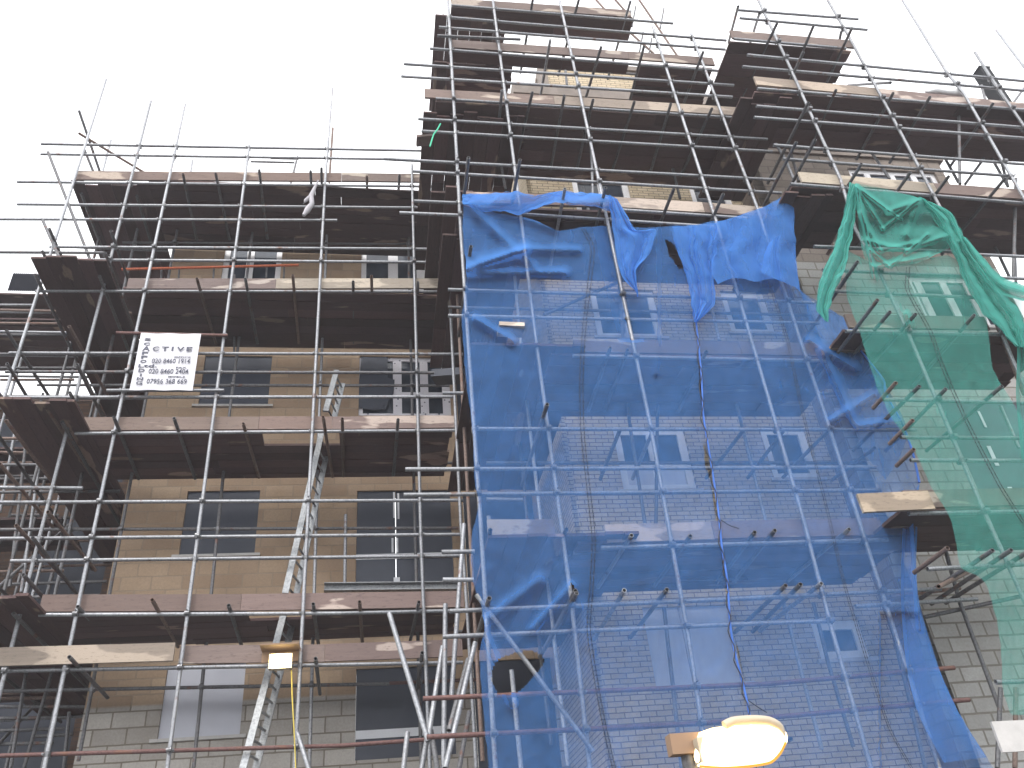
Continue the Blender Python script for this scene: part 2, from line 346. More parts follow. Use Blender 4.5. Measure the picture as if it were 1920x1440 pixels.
sheet_window(bl, L[3], LW, 'darksheet', splits=[W(742, 1000, LW).x], sill=False, tapes=[tp(737, 922, 741, 970), tp(745, 924, 749, 972), tp(734, 1008, 738, 1035), tp(743, 1008, 747, 1035), tp(738, 1082, 750, 1096), tp(667, 1039, 850, 1044)])
sheet_window(bl, L[4], LW, 'greysheet', splits=[W(377, 1300, LW).x], label='window covered with two pale grey sheets')
sheet_window(bl, L[5], LW, 'darksheet', sill=False, tapes=[tp(667, 1370, 850, 1375)])
frame_window(bl, *L[6], LW, mulls=[(W(467, 500, LW).x, .14)], sill=False, fw_=.11)
frame_window(bl, *L[7], LW, mulls=[(W(737, 500, LW).x, .2), (W(790, 500, LW).x, .2)], sill=False, fw_=.1)
lt = MB(); lt.box(W(335, 445, LW).x, W(485, 445, LW).x, LW-.02, LW-.002, W(400, 447, LW).z, W(400, 438, LW).z); lt.build('lintel', M['concrete'], bl)

# brick tower, wall plane Y = 10.5
bt = shell('brick_tower_building', 'buff brick tower block behind the blue netting with white framed windows', (5, RW, 0))
T = [rect(((1104, 542), (1224, 542), (1245, 632), (1122, 632)), RW), rect(((1350, 546), (1430, 546), (1456, 624), (1372, 624)), RW),
     rect(((1151, 800), (1282, 800), (1308, 918), (1167, 920)), RW), rect(((1428, 800), (1506, 800), (1540, 896), (1447, 898)), RW),
     rect(((1207, 1140), (1366, 1132), (1398, 1280), (1227, 1287)), RW), rect(((1520, 1165), (1612, 1160), (1632, 1232), (1540, 1238)), RW),
     rect(((1070, 331), (1174, 334), (1196, 415), (1086, 415)), RW), rect(((1290, 342), (1364, 348), (1390, 425), (1312, 425)), RW)]
wall(bt, 'wall', M['brick'], 2.84, 6.99, 0, 16.1, RW, T)
s = MB(); s.box(2.84, 2.94, RW+.301, RW+12, 0, 16.1); s.build('side_wall', M['brick_side'], bt)
s = MB(); s.box(2.75, 6.99, RW-.06, RW+12, 16.102, 16.45); s.build('parapet', M['concrete'], bt)
s = MB(); s.box(3.55, 5.85, RW+.02, RW+6, 16.452, 17.15); s.build('penthouse_wall', M['brick'], bt)
s = MB(); s.box(3.4, 3.545, RW-.02, RW+.3, 16.452, 17.15); s.box(3.4, 6.0, RW-.04, RW+6.1, 17.152, 17.3); s.build('penthouse_roof', M['concrete'], bt)
for i, r in enumerate(T):
    if i == 4: sheet_window(bt, r, RW, 'greysheet', splits=[r[0]+(r[1]-r[0])*.42], label='large ground window covered with pale sheets')
    elif i in (0, 2, 6): frame_window(bt, *r, RW, mulls=[((r[0]+r[1])/2, .09)], fw_=.115, trans=(r[2]+(r[3]-r[2])*.42) if i == 2 else None)
    else: frame_window(bt, *r, RW, fw_=.115)
r = T[2]; q = MB(); q.box(r[0]+.1, r[1]-.12, RW+.075, RW+.082, r[2]+.1, r[2]+(r[3]-r[2])*.38); q.build('window_blind', M['greysheet'], bt)

# right wing behind green netting, wall plane Y = 9.7
def clipr(r): return (r[0], min(r[1], 10.75), r[2], r[3])
bgn = shell('grey_block_building', 'grey concrete-block building wing at the right behind the green netting', (9, GW, 0))
Gr = [rect(((1704, 518), (1868, 520), (1895, 612), (1740, 612)), GW), rect(((1767, 752), (1960, 752), (2020, 915), (1826, 918)), GW),
      rect(((1582, 306), (1756, 331), (1795, 400), (1620, 380)), GW)]
Gr = [clipr(r) for r in Gr]
wall(bgn, 'wall', M['grey'], 7.0, 10.9, 0, 13.7, GW, Gr)
s = MB(); s.box(7.0, 7.1, GW+.301, GW+10, 0, 13.7); s.build('side_wall', M['grey_side'], bgn)
s = MB(); s.box(6.95, 11.0, GW-.05, GW+10, 13.702, 13.9); s.build('roof', M['concrete'], bgn)
r = Gr[0]; frame_window(bgn, *r, GW, mulls=[(r[0]+(r[1]-r[0])*k, .13) for k in (.12, .42, .7)], fw_=.09)
r = Gr[2]; frame_window(bgn, *r, GW, mulls=[(r[0]+(r[1]-r[0])*k, .12) for k in (.22, .5, .75)], fw_=.09)
r = Gr[1]; sheet_window(bgn, r, GW, 'darksheet', sill=False, tapes=[tp(1838, 770, 1848, 800, GW), tp(1858, 835, 1868, 872, GW), tp(1890, 912, 1902, 920, GW)])

# far rear wing at the left edge
br = shell('rear_brick_building', 'dark rear building wing at the far left seen through the scaffold tubes', (-9, 16.4, 0))
ro = [(-8.6, -7.3, 7.5, 9.4), (-6.6, -5.2, 7.5, 9.6), (-8.6, -7.3, 4.4, 6.2), (-6.6, -5.2, 4.4, 6.2), (-8.6, -7.3, 10.4, 12), (-6.6, -5.2, 10.4, 12)]
wall(br, 'wall', M['redbrick'], -14, -4.01, 0, 12.4, 16.4, ro)
for r in ro: sheet_window(br, r, 16.4, 'darksheet', sill=False)
s = MB(); s.box(-14, -4.01, 16.35, 24, 12.402, 12.55); s.build('roof', M['concrete'], br)

# ---------------------------------------------------------------- scaffold machinery
TR = .0252
def coupler_mesh():
    mb = MB()
    mb.tube([(0, 0, -.035), (0, 0, .035)], .040, 10); mb.tube([(-.035, .055, 0), (.035, .055, 0)], .040, 10)
    mb.box(-.02, .02, .02, .04, -.02, .02)
    mb.box(.035, .062, -.022, .012, -.018, .018); mb.tube([(.05, -.055, 0), (.05, .045, 0)], .009, 6); mb.tube([(.05, -.06, 0), (.05, -.045, 0)], .016, 6)
    mb.tube([(0, .015, .052), (0, .11, .052)], .009, 6); mb.tube([(0, .0, .052), (0, .018, .052)], .016, 6)
    me = bpy.data.meshes.new('coupler'); me.from_pydata(mb.v, [], mb.f); me.update(); me.materials.append(M['steel']); return me
CM = coupler_mesh()
for v_ in CM.vertices: v_.co *= .80
class Scaf:
    def __init__(s, name, label, loc):
        s.root = empty(name, loc, label, 'scaffold'); s.std = []; s.led = []; s.n = 0; s.counts = {}
    def tube(s, name, pts, mat='galv', r=TR, parent=None):
        mb = MB(); mb.tube(pts, r, 12, hollow=True)
        return mb.build(name, M[mat], parent or s.root, smooth=True)
    def standard(s, px, Y, mat='galv', r=TR):
        o = s.tube('standard', [W(u, v, Y) for u, v in px], mat, r); s.std.append((px, Y, o)); return o
    def ledger(s, u0, v0, u1, v1, Y, mat='galv', name='ledger', cross=True, dy=.056):
        o = s.tube(name, [W(u0, v0, Y+dy), W(u1, v1, Y+dy)], mat)
        if cross: s.led.append(((u0, v0, u1, v1), Y, o))
        return o
    def transom(s, u, v, Y0, Y1, proud=.3, mat='dull', back=.15, slope=0):
        p = W(u, v, Y0); s.tube('transom', [(p.x+slope*-.2, Y0-proud, p.z+.055), (p.x+slope, Y1+back, p.z+.055)], mat)
    def couplers(s):
        hits = []
        for px, Y, so_ in s.std:
            for (u0, v0, u1, v1), Y2, lo in s.led:
                if abs(Y-Y2) > .01: continue
                for (a, b_), (c, d) in zip(px[:-1], px[1:]):
                    den = (c-a)*(v1-v0)-(d-b_)*(u1-u0)
                    if abs(den) < 1e-6: continue
                    t = ((u0-a)*(v1-v0)-(v0-b_)*(u1-u0))/den; q = ((u0-a)*(d-b_)-(v0-b_)*(c-a))/den
                    if 0 <= t < 1 and -.01 <= q <= 1.01:
                        u, v = a+t*(c-a), b_+t*(d-b_)
                        if -30 < u < 1950 and -30 < v < 1470: hits.append((-v, u, v, Y, so_))
        hits.sort(key=lambda h: h[0])
        rest = MB()
        for k, (_, u, v, Y, so_) in enumerate(hits):
            P = W(u, v, Y); rz = Matrix.Rotation(random.choice((0, 0, .12, -.1)), 4, 'Y') @ Matrix.Diagonal((random.choice((1, -1)), 1, random.choice((1, -1)), 1))
            if k < 98:
                o = bpy.data.objects.new('coupler', CM); COL.objects.link(o); o.parent = so_; o.location = P-parent_world(so_); o.rotation_euler = rz.to_euler()
            else:
                base = len(rest.v)
                rest.add([P+(rz @ x.co) for x in CM.vertices], [tuple(p.vertices) for p in CM.polygons])
        if rest.v: tag(rest.build('coupler', M['steel'], s.root), kind='stuff')
def tone_attr(o, vals):
    me = o.data; at = me.color_attributes.new('tone', 'FLOAT_COLOR', 'CORNER'); i = 0
    for p, val in zip(me.polygons, vals):
        for _ in p.loop_indices: at.data[i].color = (*val, 1); i += 1
def rnd_tone(lo=.6, hi=1.35):
    t = random.uniform(lo, hi); return (t*random.uniform(.97, 1.08), t, t*random.uniform(.93, 1.03))
def platform(sc, x0, x1, y0, y1, z, along='x', name='platform', skip=None, ends=0):
    """planks 225 mm wide, 38 mm thick, butted and uneven"""
    mb = MB(); tones = []
    lo, hi = (y0, y1) if along == 'x' else (x0, x1); a0, a1 = (x0, x1) if along == 'x' else (y0, y1)
    y = lo
    while y < hi-.1:
        w = min(.225, hi-y); a = a0 - random.uniform(0, ends); first = True
        a_end = a1 + random.uniform(0, .06)
        while a < a_end-.01:
            ln = min((random.uniform(1.2, 3.9) if first else 3.9), a_end-a); dz = random.uniform(-.004, .010); first = False
            seg = (a, a+ln-.006)
            parts = [seg]
            if skip and along == 'x' and y < skip[2]:
                parts = []
                if seg[0] < skip[0]: parts.append((seg[0], min(seg[1], skip[0])))
                if seg[1] > skip[1]: parts.append((max(seg[0], skip[1]), seg[1]))
            t = rnd_tone()
            for (p, q) in parts:
                if q-p < .05: continue
                if along == 'x': mb.box(p, q, y+.003, y+w-.004, z+dz, z+dz+.038)
                else: mb.box(y+.003, y+w-.004, p, q, z+dz, z+dz+.038)
                tones += [t]*6
            a += ln
        y += .225
    o = mb.build(name, M['plank' if along == 'x' else 'plank_y'], sc.root); tone_attr(o, tones); return o
def toe(sc, px, Y, mat='toe', h=.225, dy=.06, joints=(), name='toe_board', th=.036):
    """px: list of points along the bottom edge; one board mesh between successive joints"""
    for i in range(len(px)-1):
        a = W(*px[i], Y+dy+.02); b = W(*px[i+1], Y+dy+.02)
        d = (b-a).normalized(); mb = MB(); z = Vector((0, 0, 1)); n = Vector((0, 1, 0))*th
        a = a+d*.004; jj = random.uniform(-.006, .006); a = a+z*jj; b = b+z*jj
        P = [a, b, b+z*h, a+z*h, a+n, b+n, b+n+z*h, a+n+z*h]
        mb.add(P, [(0, 1, 2, 3), (5, 4, 7, 6), (4, 5, 1, 0), (3, 2, 6, 7), (4, 0, 3, 7), (1, 5, 6, 2)])
        o = mb.build(name, M[mat if not isinstance(mat, (list, tuple)) else mat[i % len(mat)]], sc.root); tone_attr(o, [rnd_tone(.85, 1.15)]*6)
def zlev(u, v, Y): return W(u, v, Y).z

# ================================================================ LEFT SCAFFOLD
LO, LI = 11.0, 12.35
A = Scaf('scaffold', 'tube scaffold over the tan block wing left of the blue netting, carrying the white banner', (-1.5, LO, 0))
for px, mt in (([(283, 189), (-8, 1330)], 'galv'), ([(347, 195), (200, 880), (83, 1440), (60, 1550)], 'galv'), ([(467, 273), (315, 1430), (300, 1550)], 'galv'),
               ([(623, 165), (610, 333), (553, 1440), (548, 1550)], 'galv'), ([(772, 309), (789, 1000), (806, 1440), (808, 1550)], 'galv')):
    A.standard(px, LO, mt)
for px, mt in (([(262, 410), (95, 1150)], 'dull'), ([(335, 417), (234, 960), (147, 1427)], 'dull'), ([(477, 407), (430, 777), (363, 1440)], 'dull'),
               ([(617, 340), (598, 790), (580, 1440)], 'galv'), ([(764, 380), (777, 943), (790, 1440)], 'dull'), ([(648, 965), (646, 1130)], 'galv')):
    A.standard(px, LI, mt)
for a in ((77, 270, 812, 283), (76, 289, 769, 299), (32, 341, 831, 350), (32, 383, 827, 390), (-5, 411, 632, 413), (93, 463, 838, 467), (143, 487, 846, 492),
          (67, 546, 852, 547), (17, 662, 868, 664), (5, 745, 850, 744), (140, 813, 856, 807), (-5, 942, 868, 938), (-5, 1010, 868, 1002), (20, 1052, 868, 1042),
          (73, 1153, 640, 1150), (640, 1150, 900, 1144), (17, 1258, 868, 1242)):
    A.ledger(*a, LO)
A.ledger(0, 1417, 640, 1398, LO, 'rust'); A.ledger(640, 1398, 806, 1386, LO, 'rust')
A.ledger(10, 697, 814, 699, LO, 'dull'); A.ledger(0, 473, 195, 474, LO, 'dull')
A.ledger(200, 732, 420, 732, LO, 'galv', 'banner_rail', True, -.056); A.ledger(218, 624, 427, 629, LO, 'rust', 'banner_rail', True, -.056)
A.ledger(0, 914, 155, 915, LO, 'galv', 'guard_rail')
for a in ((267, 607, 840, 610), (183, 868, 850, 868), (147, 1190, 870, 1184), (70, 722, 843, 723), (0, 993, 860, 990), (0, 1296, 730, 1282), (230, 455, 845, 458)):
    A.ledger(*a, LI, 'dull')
A.ledger(730, 1281, 900, 1274, LI, 'rust')
for a in ((470, 303, 552, 305), (508, 297, 560, 298)): A.ledger(*a, LI+1.2, 'dull', 'guard_rail', False)
A.tube('standard', [W(558, 293, LI+1.2), W(545, 345, LI+1.2)], 'dull'); A.tube('standard', [W(624, 240, LI), W(617, 345, LI)], 'brown')
A.tube('standard', [W(208, 262, LI), W(190, 330, LI)], 'galv'); A.tube('standard', [W(361, 300, LI), W(356, 330, LI)], 'galv')
# platforms of the four visible lifts
lz = [zlev(450, 344, LO), zlev(450, 547, LO), zlev(450, 811, LO), zlev(450, 1151, LO)]
xl = -4.1; xr = 1.15
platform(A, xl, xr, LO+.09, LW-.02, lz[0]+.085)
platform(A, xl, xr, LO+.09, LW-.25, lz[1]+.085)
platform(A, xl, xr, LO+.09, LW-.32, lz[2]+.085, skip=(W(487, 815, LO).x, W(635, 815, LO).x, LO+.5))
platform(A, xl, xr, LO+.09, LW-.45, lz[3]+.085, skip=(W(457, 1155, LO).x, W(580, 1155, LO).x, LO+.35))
toe(A, [(140, 336), (333, 337), (640, 339), (806, 341)], LO); toe(A, [(236, 541), (516, 541), (840, 540)], LO, ('toe', 'toe_pale'))
toe(A, [(150, 806), (484, 804), (622, 804), (853, 801)], LO); toe(A, [(72, 1146), (450, 1144), (870, 1137)], LO)
toe(A, [(333, 1243), (608, 1240), (868, 1230)], LO)
toe(A, [(-30, 1249), (324, 1238)], LO, 'toe_pale', dy=-.075)
for lst in (((345, 344), (407, 344), (488, 344), (583, 345), (603, 345), (688, 346), (748, 347)),
            ((374, 546), (463, 546), (551, 547), (662, 547), (697, 547), (784, 547)),
            ((222, 812), (333, 812), (459, 811), (609, 811), (642, 810), (745, 809)),
            ((152, 1153), (295, 1152), (430, 1151), (588, 1150), (675, 1149), (783, 1147)),
            ((143, 1256), (592, 1250), (790, 1245))):
    for i, (u, v) in enumerate(lst):
        A.transom(u, v, LO, LI, random.uniform(.15, .38), random.choice(('dull', 'dull', 'brown')), slope=random.uniform(-.06, .06))
# diagonal braces at the left top corner
for a, b_, Y0, Y1, mt in (((148, 207), (190, 330), LO-.06, LO+.8, 'dull'), ((148, 250), (268, 322), LO-.06, LO+1.2, 'brown'), ((90, 285), (170, 490), LO-.08, LO+.1, 'dull'),
                          ((80, 413), (115, 492), LO-.08, LO-.08, 'dull'), ((158, 280), (175, 322), LO+.3, LO+.5, 'dull')):
    A.tube('brace', [W(*a, Y0), W(*b_, Y1)], mt)
# handrail stubs in the orange rail bay
for u, v0, v1 in ((303, 502, 522), (336, 503, 522), (401, 502, 521), (500, 500, 521), (533, 499, 521), (440, 515, 660)): A.tube('rail_post', [W(u, v0, LI), W(u-1, v1, LI)], 'dull', .018)
A.tube('guard_rail', [W(228, 505, LI-.1), W(560, 497, LI-.1)], 'orange')
for a in ((165, 1325, 0, 1325), (0, 1347, 130, 1345), (0, 1370, 120, 1366), (60, 1381, 137, 1377), (0, 1395, 100, 1393), (0, 1096, 200, 1090)): A.ledger(*a, LI+1.5, 'dull', cross=False)
A.couplers()

# ================================================================ LEFT RETURN SCAFFOLD (round the building's left end)
B = Scaf('return_scaffold', 'scaffold wrapping the left end of the tan building with projecting dark platforms', (-5, 13, 0))
B.standard([(199, 148), (100, 460), (77, 530), (3, 760)], LO, 'galv')
for x in (-5.35, -4.3):
    for y in (12.6, 14.2, 15.8):
        B.tube('standard', [(x, y, 0), (x+.05, y, 12.0 if y > 13 else 13.8)], 'dull')
for x in (-9.5, -8.2, -6.9, -5.9):
    for y in (14.4, 15.7): B.tube('standard', [(x, y, 0), (x, y, 11.6 + random.uniform(-.5, .8))], random.choice(('dull', 'galv')))
platform(B, -5.45, -4.1, 11.3, 15.8, lz[0]+.085, 'y', ends=.12)
platform(B, -5.30, -4.2, 10.45, 16, lz[1]+.085, 'y', ends=.12)
platform(B, -5.10, -4.1, 10.40, 16, lz[2]+.085, 'y', ends=.15)
platform(B, -5.6, -4.1, 10.5, 16, lz[3]+.085, 'y', ends=.15)
platform(B, -10.8, -6.6, 14.2, 16.6, W(40, 552, 14.2).z, 'x'); platform(B, -9.5, -5.4, 14.2, 16.0, W(60, 600, 14.2).z, 'x')
for k, z in enumerate(lz[1:]):
    platform(B, -10.5, -5.5, 14.4, 15.8, z+.3 if k else z-1.0, 'x')  # platforms added in front of the rear wing to darken it
for k, z in enumerate(lz):
    for x in (-5.3, -4.35):
        for dz in (0, .5, 1.0):
            if k == 0 and dz: continue
            B.tube('ledger', [(x, 10.7 if k else 11.4, z+dz), (x, 16 if k else 13.2, z+dz)], 'dull')
    for y in (12.9, 14.3, 15.9) if k else (12.9,):
        for dz in (.05, .55, 1.05) if k else (.05,): B.tube('transom', [(-10 if k else -5.8, y, z+dz+.02), (-4.1, y, z+dz)], random.choice(('dull', 'brown', 'galv')))
for a, b_ in (((-8.5, 14.3, 3.0), (-6.3, 14.3, 8.2)), ((-5.5, 11.8, 5.8), (-5.3, 14.5, 8.6)), ((-5.5, 11.5, 2.8), (-5.3, 14.8, 5.6))): B.tube('brace', [a, b_], 'dull')
for u, v, Y in ((12, 620, 10.6), (130, 612, 10.6), (12, 790, 10.5), (88, 766, 10.5), (0, 870, 10.5), (90, 960, 10.5), (30, 985, 10.5)):
    p = W(u, v, Y); B.tube('transom', [p, p+Vector((.1, 1.9, -.02))], random.choice(('dull', 'brown')))
for u0, v0, u1, v1 in ((-5, 572, 60, 572), (-5, 585, 95, 586), (0, 606, 110, 607), (-5, 628, 150, 627), (0, 690, 180, 690), (0, 712, 140, 712), (-5, 765, 60, 766), (0, 848, 120, 850), (0, 868, 60, 868), (0, 893, 70, 893), (20, 966, 110, 966), (0, 1072, 120, 1070), (0, 1222, 60, 1222), (0, 1262, 90, 1262), (0, 1310, 110, 1308)):
    B.tube('ledger', [W(u0, v0, 13.6), W(u1, v1, 13.9)], random.choice(('dull', 'galv', 'brown')))
for u0, v0, u1, v1 in ((30, 800, 0, 960), (52, 800, 18, 1100), (75, 860, 40, 1110), (120, 900, 60, 1120), (62, 1180, 20, 1440), (100, 1250, 45, 1440), (130, 1335, 120, 1440)):
    B.tube('standard', [W(u0, v0, 13.2), W(u1, v1, 13.2)], random.choice(('dull', 'galv')))
B.couplers()
cs = MB(); pts = []
CX0, CX1 = W(20, 526, 14.2).x, W(78, 526, 14.2).x
for i in range(61):
    x = CX0+(CX1-CX0)*i/60; pts.append((x, .03*math.sin(i*1.57)))
z0, z1 = W(20, 545, 14.2).z, W(20, 512, 14.2).z
for i in range(60):
    (xa, ya), (xb, yb) = pts[i], pts[i+1]
    cs.add([(xa, 14.2+ya, z0), (xb, 14.2+yb, z0), (xb, 14.2+yb, z1), (xa, 14.2+ya, z1)], [(0, 1, 2, 3)]); cs.add([(xa, 14.205+ya, z0), (xb, 14.205+yb, z0), (xb, 14.205+yb, z1), (xa, 14.205+ya, z1)], [(3, 2, 1, 0)])
tag(cs.build('corrugated_sheet', M['corr']), 'grey corrugated sheet edge at the far left against the sky', 'roof sheet')

# ================================================================ TOWER SCAFFOLD
RO, RI = 8.6, 9.85
C = Scaf('scaffold', 'tall tube scaffold round the brick tower, partly wrapped in blue netting', (4, RO, 0))
for px in ([(838, -60), (840, 0), (865, 450), (902, 990), (929, 1440), (935, 1540)], [(918, -60), (924, 0), (970, 353), (1004, 630), (1070, 1115), (1106, 1440), (1116, 1540)],
           [(1036, -60), (1049, 0), (1123, 340), (1218, 790), (1290, 1190), (1328, 1440), (1340, 1540)], [(1224, 50), (1240, 100), (1343, 415), (1439, 740), (1507, 977), (1557, 1171), (1632, 1437), (1655, 1540)],
           [(1296, 63), (1320, 125), (1420, 390), (1464, 527), (1551, 790), (1679, 1190), (1761, 1440), (1790, 1540)]):
    C.standard(px, RO)
C.standard([(831, 340), (846, 610), (864, 980), (877, 1160), (893, 1440)], 10.95, 'galv'); C.standard([(850, 411), (868, 760), (880, 980), (905, 1427)], 10.6, 'brown')
for px, Y, mt in (([(865, 23), (848, 230)], 11.4, 'dull'), ([(874, 31), (864, 165)], 10.0, 'dull'), ([(831, 28), (829, 163)], 11.0, 'dull'), ([(965, 518), (974, 612), (984, 720), (1015, 984), (1034, 1152), (1065, 1437)], RI, 'galv'),
                  ([(970, 780), (990, 987), (1015, 1240), (1034, 1396)], RI+1.2, 'dull'), ([(959, 1256), (977, 1440), (984, 1520)], RO+.35, 'galv'), ([(916, 968), (922, 1002)], RO+.3, 'galv'),
                  ([(1092, 350), (1105, 400)], RI, 'galv'), ([(1106, 190), (1108, 260), (1112, 380)], RI-.6, 'galv'), ([(1157, 480), (1180, 790), (1210, 985)], RI, 'dull'),
                  ([(1233, 760), (1230, 982)], RI, 'dull'), ([(1245, 1140), (1262, 1290), (1278, 1440)], RI, 'dull'), ([(1378, 745), (1414, 890), (1436, 978)], RI, 'galv'), ([(1330, 560), (1349, 638)], RI, 'galv'),
                  ([(1466, 1118), (1505, 1270), (1541, 1405)], RI, 'galv'), ([(1525, 1130), (1552, 1240), (1600, 1400)], RI, 'dull'), ([(1658, 775), (1697, 925)], RI, 'galv'), ([(1654, 1100), (1700, 1290), (1735, 1440)], RI, 'dull'),
                  ([(1057, 100), (1060, 130), (1063, 160)], RI, 'dull'), ([(910, 120), (914, 160)], RI, 'dull'), ([(936, 290), (948, 355)], RI, 'dull'), ([(1255, 290), (1275, 372)], RI, 'dull')):
    C.tube('standard', [W(u, v, Y) for u, v in px], mt)
for a in ((846, 10, 1262, 44), (846, 33, 1362, 76), (823, 51, 1360, 93), (806, 91, 1401, 137), (757, 120, 1376, 160), (752, 143, 1373, 182),
          (817, 185, 1395, 222), (784, 223, 1439, 261), (790, 246, 1448, 284), (720, 298, 1454, 337), (774, 321, 1465, 362),
          (776, 377, 868, 381), (749, 399, 868, 404), (971, 401, 1340, 425), (1156, 393, 1400, 409),
          (840, 543, 1293, 557), (1293, 557, 1526, 568), (840, 592, 1535, 606), (1074, 667, 1560, 677),
          (895, 804, 1717, 806), (760, 880, 1642, 876), (757, 928, 1440, 921), (1440, 921, 1651, 919), (828, 1035, 890, 1034), (1127, 1027, 1664, 1012), (830, 1087, 888, 1087),
          (843, 1146, 1290, 1127), (1290, 1127, 1764, 1104), (830, 1194, 1440, 1168), (1440, 1168, 1560, 1164), (1604, 1137, 1832, 1123)):
    C.ledger(*a, RO)
C.ledger(820, 67, 976, 74, RO, 'dull', dy=-.056)
C.ledger(793, 1310, 1440, 1282, RO, 'rust'); C.ledger(1440, 1282, 1789, 1252, RO, 'rust'); C.ledger(800, 1382, 1321, 1356, RO, 'rust'); C.ledger(1321, 1356, 1817, 1312, RO, 'rust')
for a, mt in (((840, 576, 1293, 586), 'dull'), ((1293, 586, 1532, 591), 'dull'), ((1052, 735, 1626, 738), 'galv'), ((912, 868, 1632, 868), 'dull'), ((912, 936, 980, 937), 'galv'),
              ((1060, 470, 1400, 474), 'galv'), ((830, 737, 875, 737), 'galv'), ((1100, 1085, 1400, 1085), 'dull'), ((820, 270, 1400, 295), 'dull'), ((900, 118, 1200, 140), 'dull')):
    C.ledger(*a, RI, mt, cross=False)
# platforms
cz_ = [zlev(1200, 38, RO), zlev(1200, 117, RO), zlev(1200, 211, RO), zlev(1250, 402, RO), zlev(1200, 670, RO), zlev(1200, 1025, RO)]
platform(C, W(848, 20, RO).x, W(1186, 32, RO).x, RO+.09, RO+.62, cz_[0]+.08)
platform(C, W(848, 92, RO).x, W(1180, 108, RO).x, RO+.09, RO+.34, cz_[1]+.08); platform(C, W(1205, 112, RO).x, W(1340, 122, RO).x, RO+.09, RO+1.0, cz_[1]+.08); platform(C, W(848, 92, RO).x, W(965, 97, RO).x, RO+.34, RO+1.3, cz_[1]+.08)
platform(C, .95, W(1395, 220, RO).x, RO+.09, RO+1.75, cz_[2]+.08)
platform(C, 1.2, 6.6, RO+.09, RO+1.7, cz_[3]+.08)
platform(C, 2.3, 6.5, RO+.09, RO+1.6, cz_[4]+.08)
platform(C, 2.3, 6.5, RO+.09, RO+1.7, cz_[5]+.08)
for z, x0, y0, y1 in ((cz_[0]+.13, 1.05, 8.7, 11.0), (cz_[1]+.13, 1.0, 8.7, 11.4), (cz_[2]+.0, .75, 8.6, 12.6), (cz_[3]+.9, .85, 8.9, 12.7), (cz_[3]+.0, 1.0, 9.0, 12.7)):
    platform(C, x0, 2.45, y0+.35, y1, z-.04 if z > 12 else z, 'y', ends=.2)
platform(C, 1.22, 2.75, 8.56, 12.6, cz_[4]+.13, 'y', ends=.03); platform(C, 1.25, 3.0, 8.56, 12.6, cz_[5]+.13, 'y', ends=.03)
toe(C, [(846, 9), (1184, 31)], RO); toe(C, [(846, 88), (1180, 110), (1341, 122)], RO, 'toe'); toe(C, [(796, 182), (1040, 195), (1395, 217)], RO, ('toe', 'toe_pale'))
toe(C, [(872, 379), (1156, 388), (1322, 398), (1440, 407)], RO, ('toe', 'toe_pale', 'toe')); toe(C, [(1078, 659), (1391, 664), (1564, 668)], RO)
toe(C, [(915, 1008), (1042, 1007)], RO, 'toe'); toe(C, [(1138, 1016), (1340, 1010), (1660, 1003)], RO, ('toe_pale', 'toe'))
for lst, pr in ((((997, 18), (1080, 25), (1175, 33)), .25), (((1027, 109), (1120, 118), (1200, 122), (1308, 132)), .3),
            (((940, 193), (994, 196), (1056, 200), (1110, 204), (1186, 208), (1255, 213), (1330, 219)), .15),
            (((1052, 398), (1125, 400), (1248, 401), (1340, 408)), .4), (((1142, 669), (1176, 669), (1323, 673)), .1),
            (((1168, 806), (1232, 806), (1400, 806), (1478, 806), (1560, 806)), -.1), (((920, 1010), (1057, 1010), (1177, 1025), (1290, 1022), (1410, 1017), (1445, 1016), (1578, 1014)), .15),
            (((1163, 1131), (1242, 1128), (1462, 1119), (1490, 1118), (1525, 1116)), .2)):
    for u, v in lst: C.transom(u, v, RO, RI, pr+random.uniform(-.04, .06), random.choice(('dull', 'dull', 'galv')), slope=random.uniform(-.08, .08))
for u, v, pr in ((870, 375, .75), (962, 378, .75), (879, 500, .35), (1016, 800, .42), (1070, 1136, .30), (912, 1150, .3), (1478, 1400, .1)):
    C.transom(u, v, RO, RI, pr, 'dull', .4)
C.tube('brace', [W(893, 1115, RO-.08), W(1112, 1409, RO-.08)], 'galv'); C.tube('brace', [W(1081, 1112, RO-.3), W(1012, 1232, RI)], 'dull')
C.tube('brace', [W(1020, 590, RI), W(1180, 520, RI)], 'dull'); C.tube('brace', [W(1640, 840, RO), W(1560, 900, RI)], 'dull')
for a, b_ in (((1185, -20), (1270, 105)), ((1180, 60), (1225, 100)), ((1100, -20), (1145, 30)), ((1136, -20), (1185, 35))): C.tube('brace', [W(*a, RI), W(*b_, RI)], 'brown')
for u, v in ((1192, 12), (1183, 20), (1206, 60), (1222, 72), (1245, 15)): C.tube('rail_post', [W(u, v, RI), W(u-7, v+38, RI)], 'dull', .02)
C.couplers()

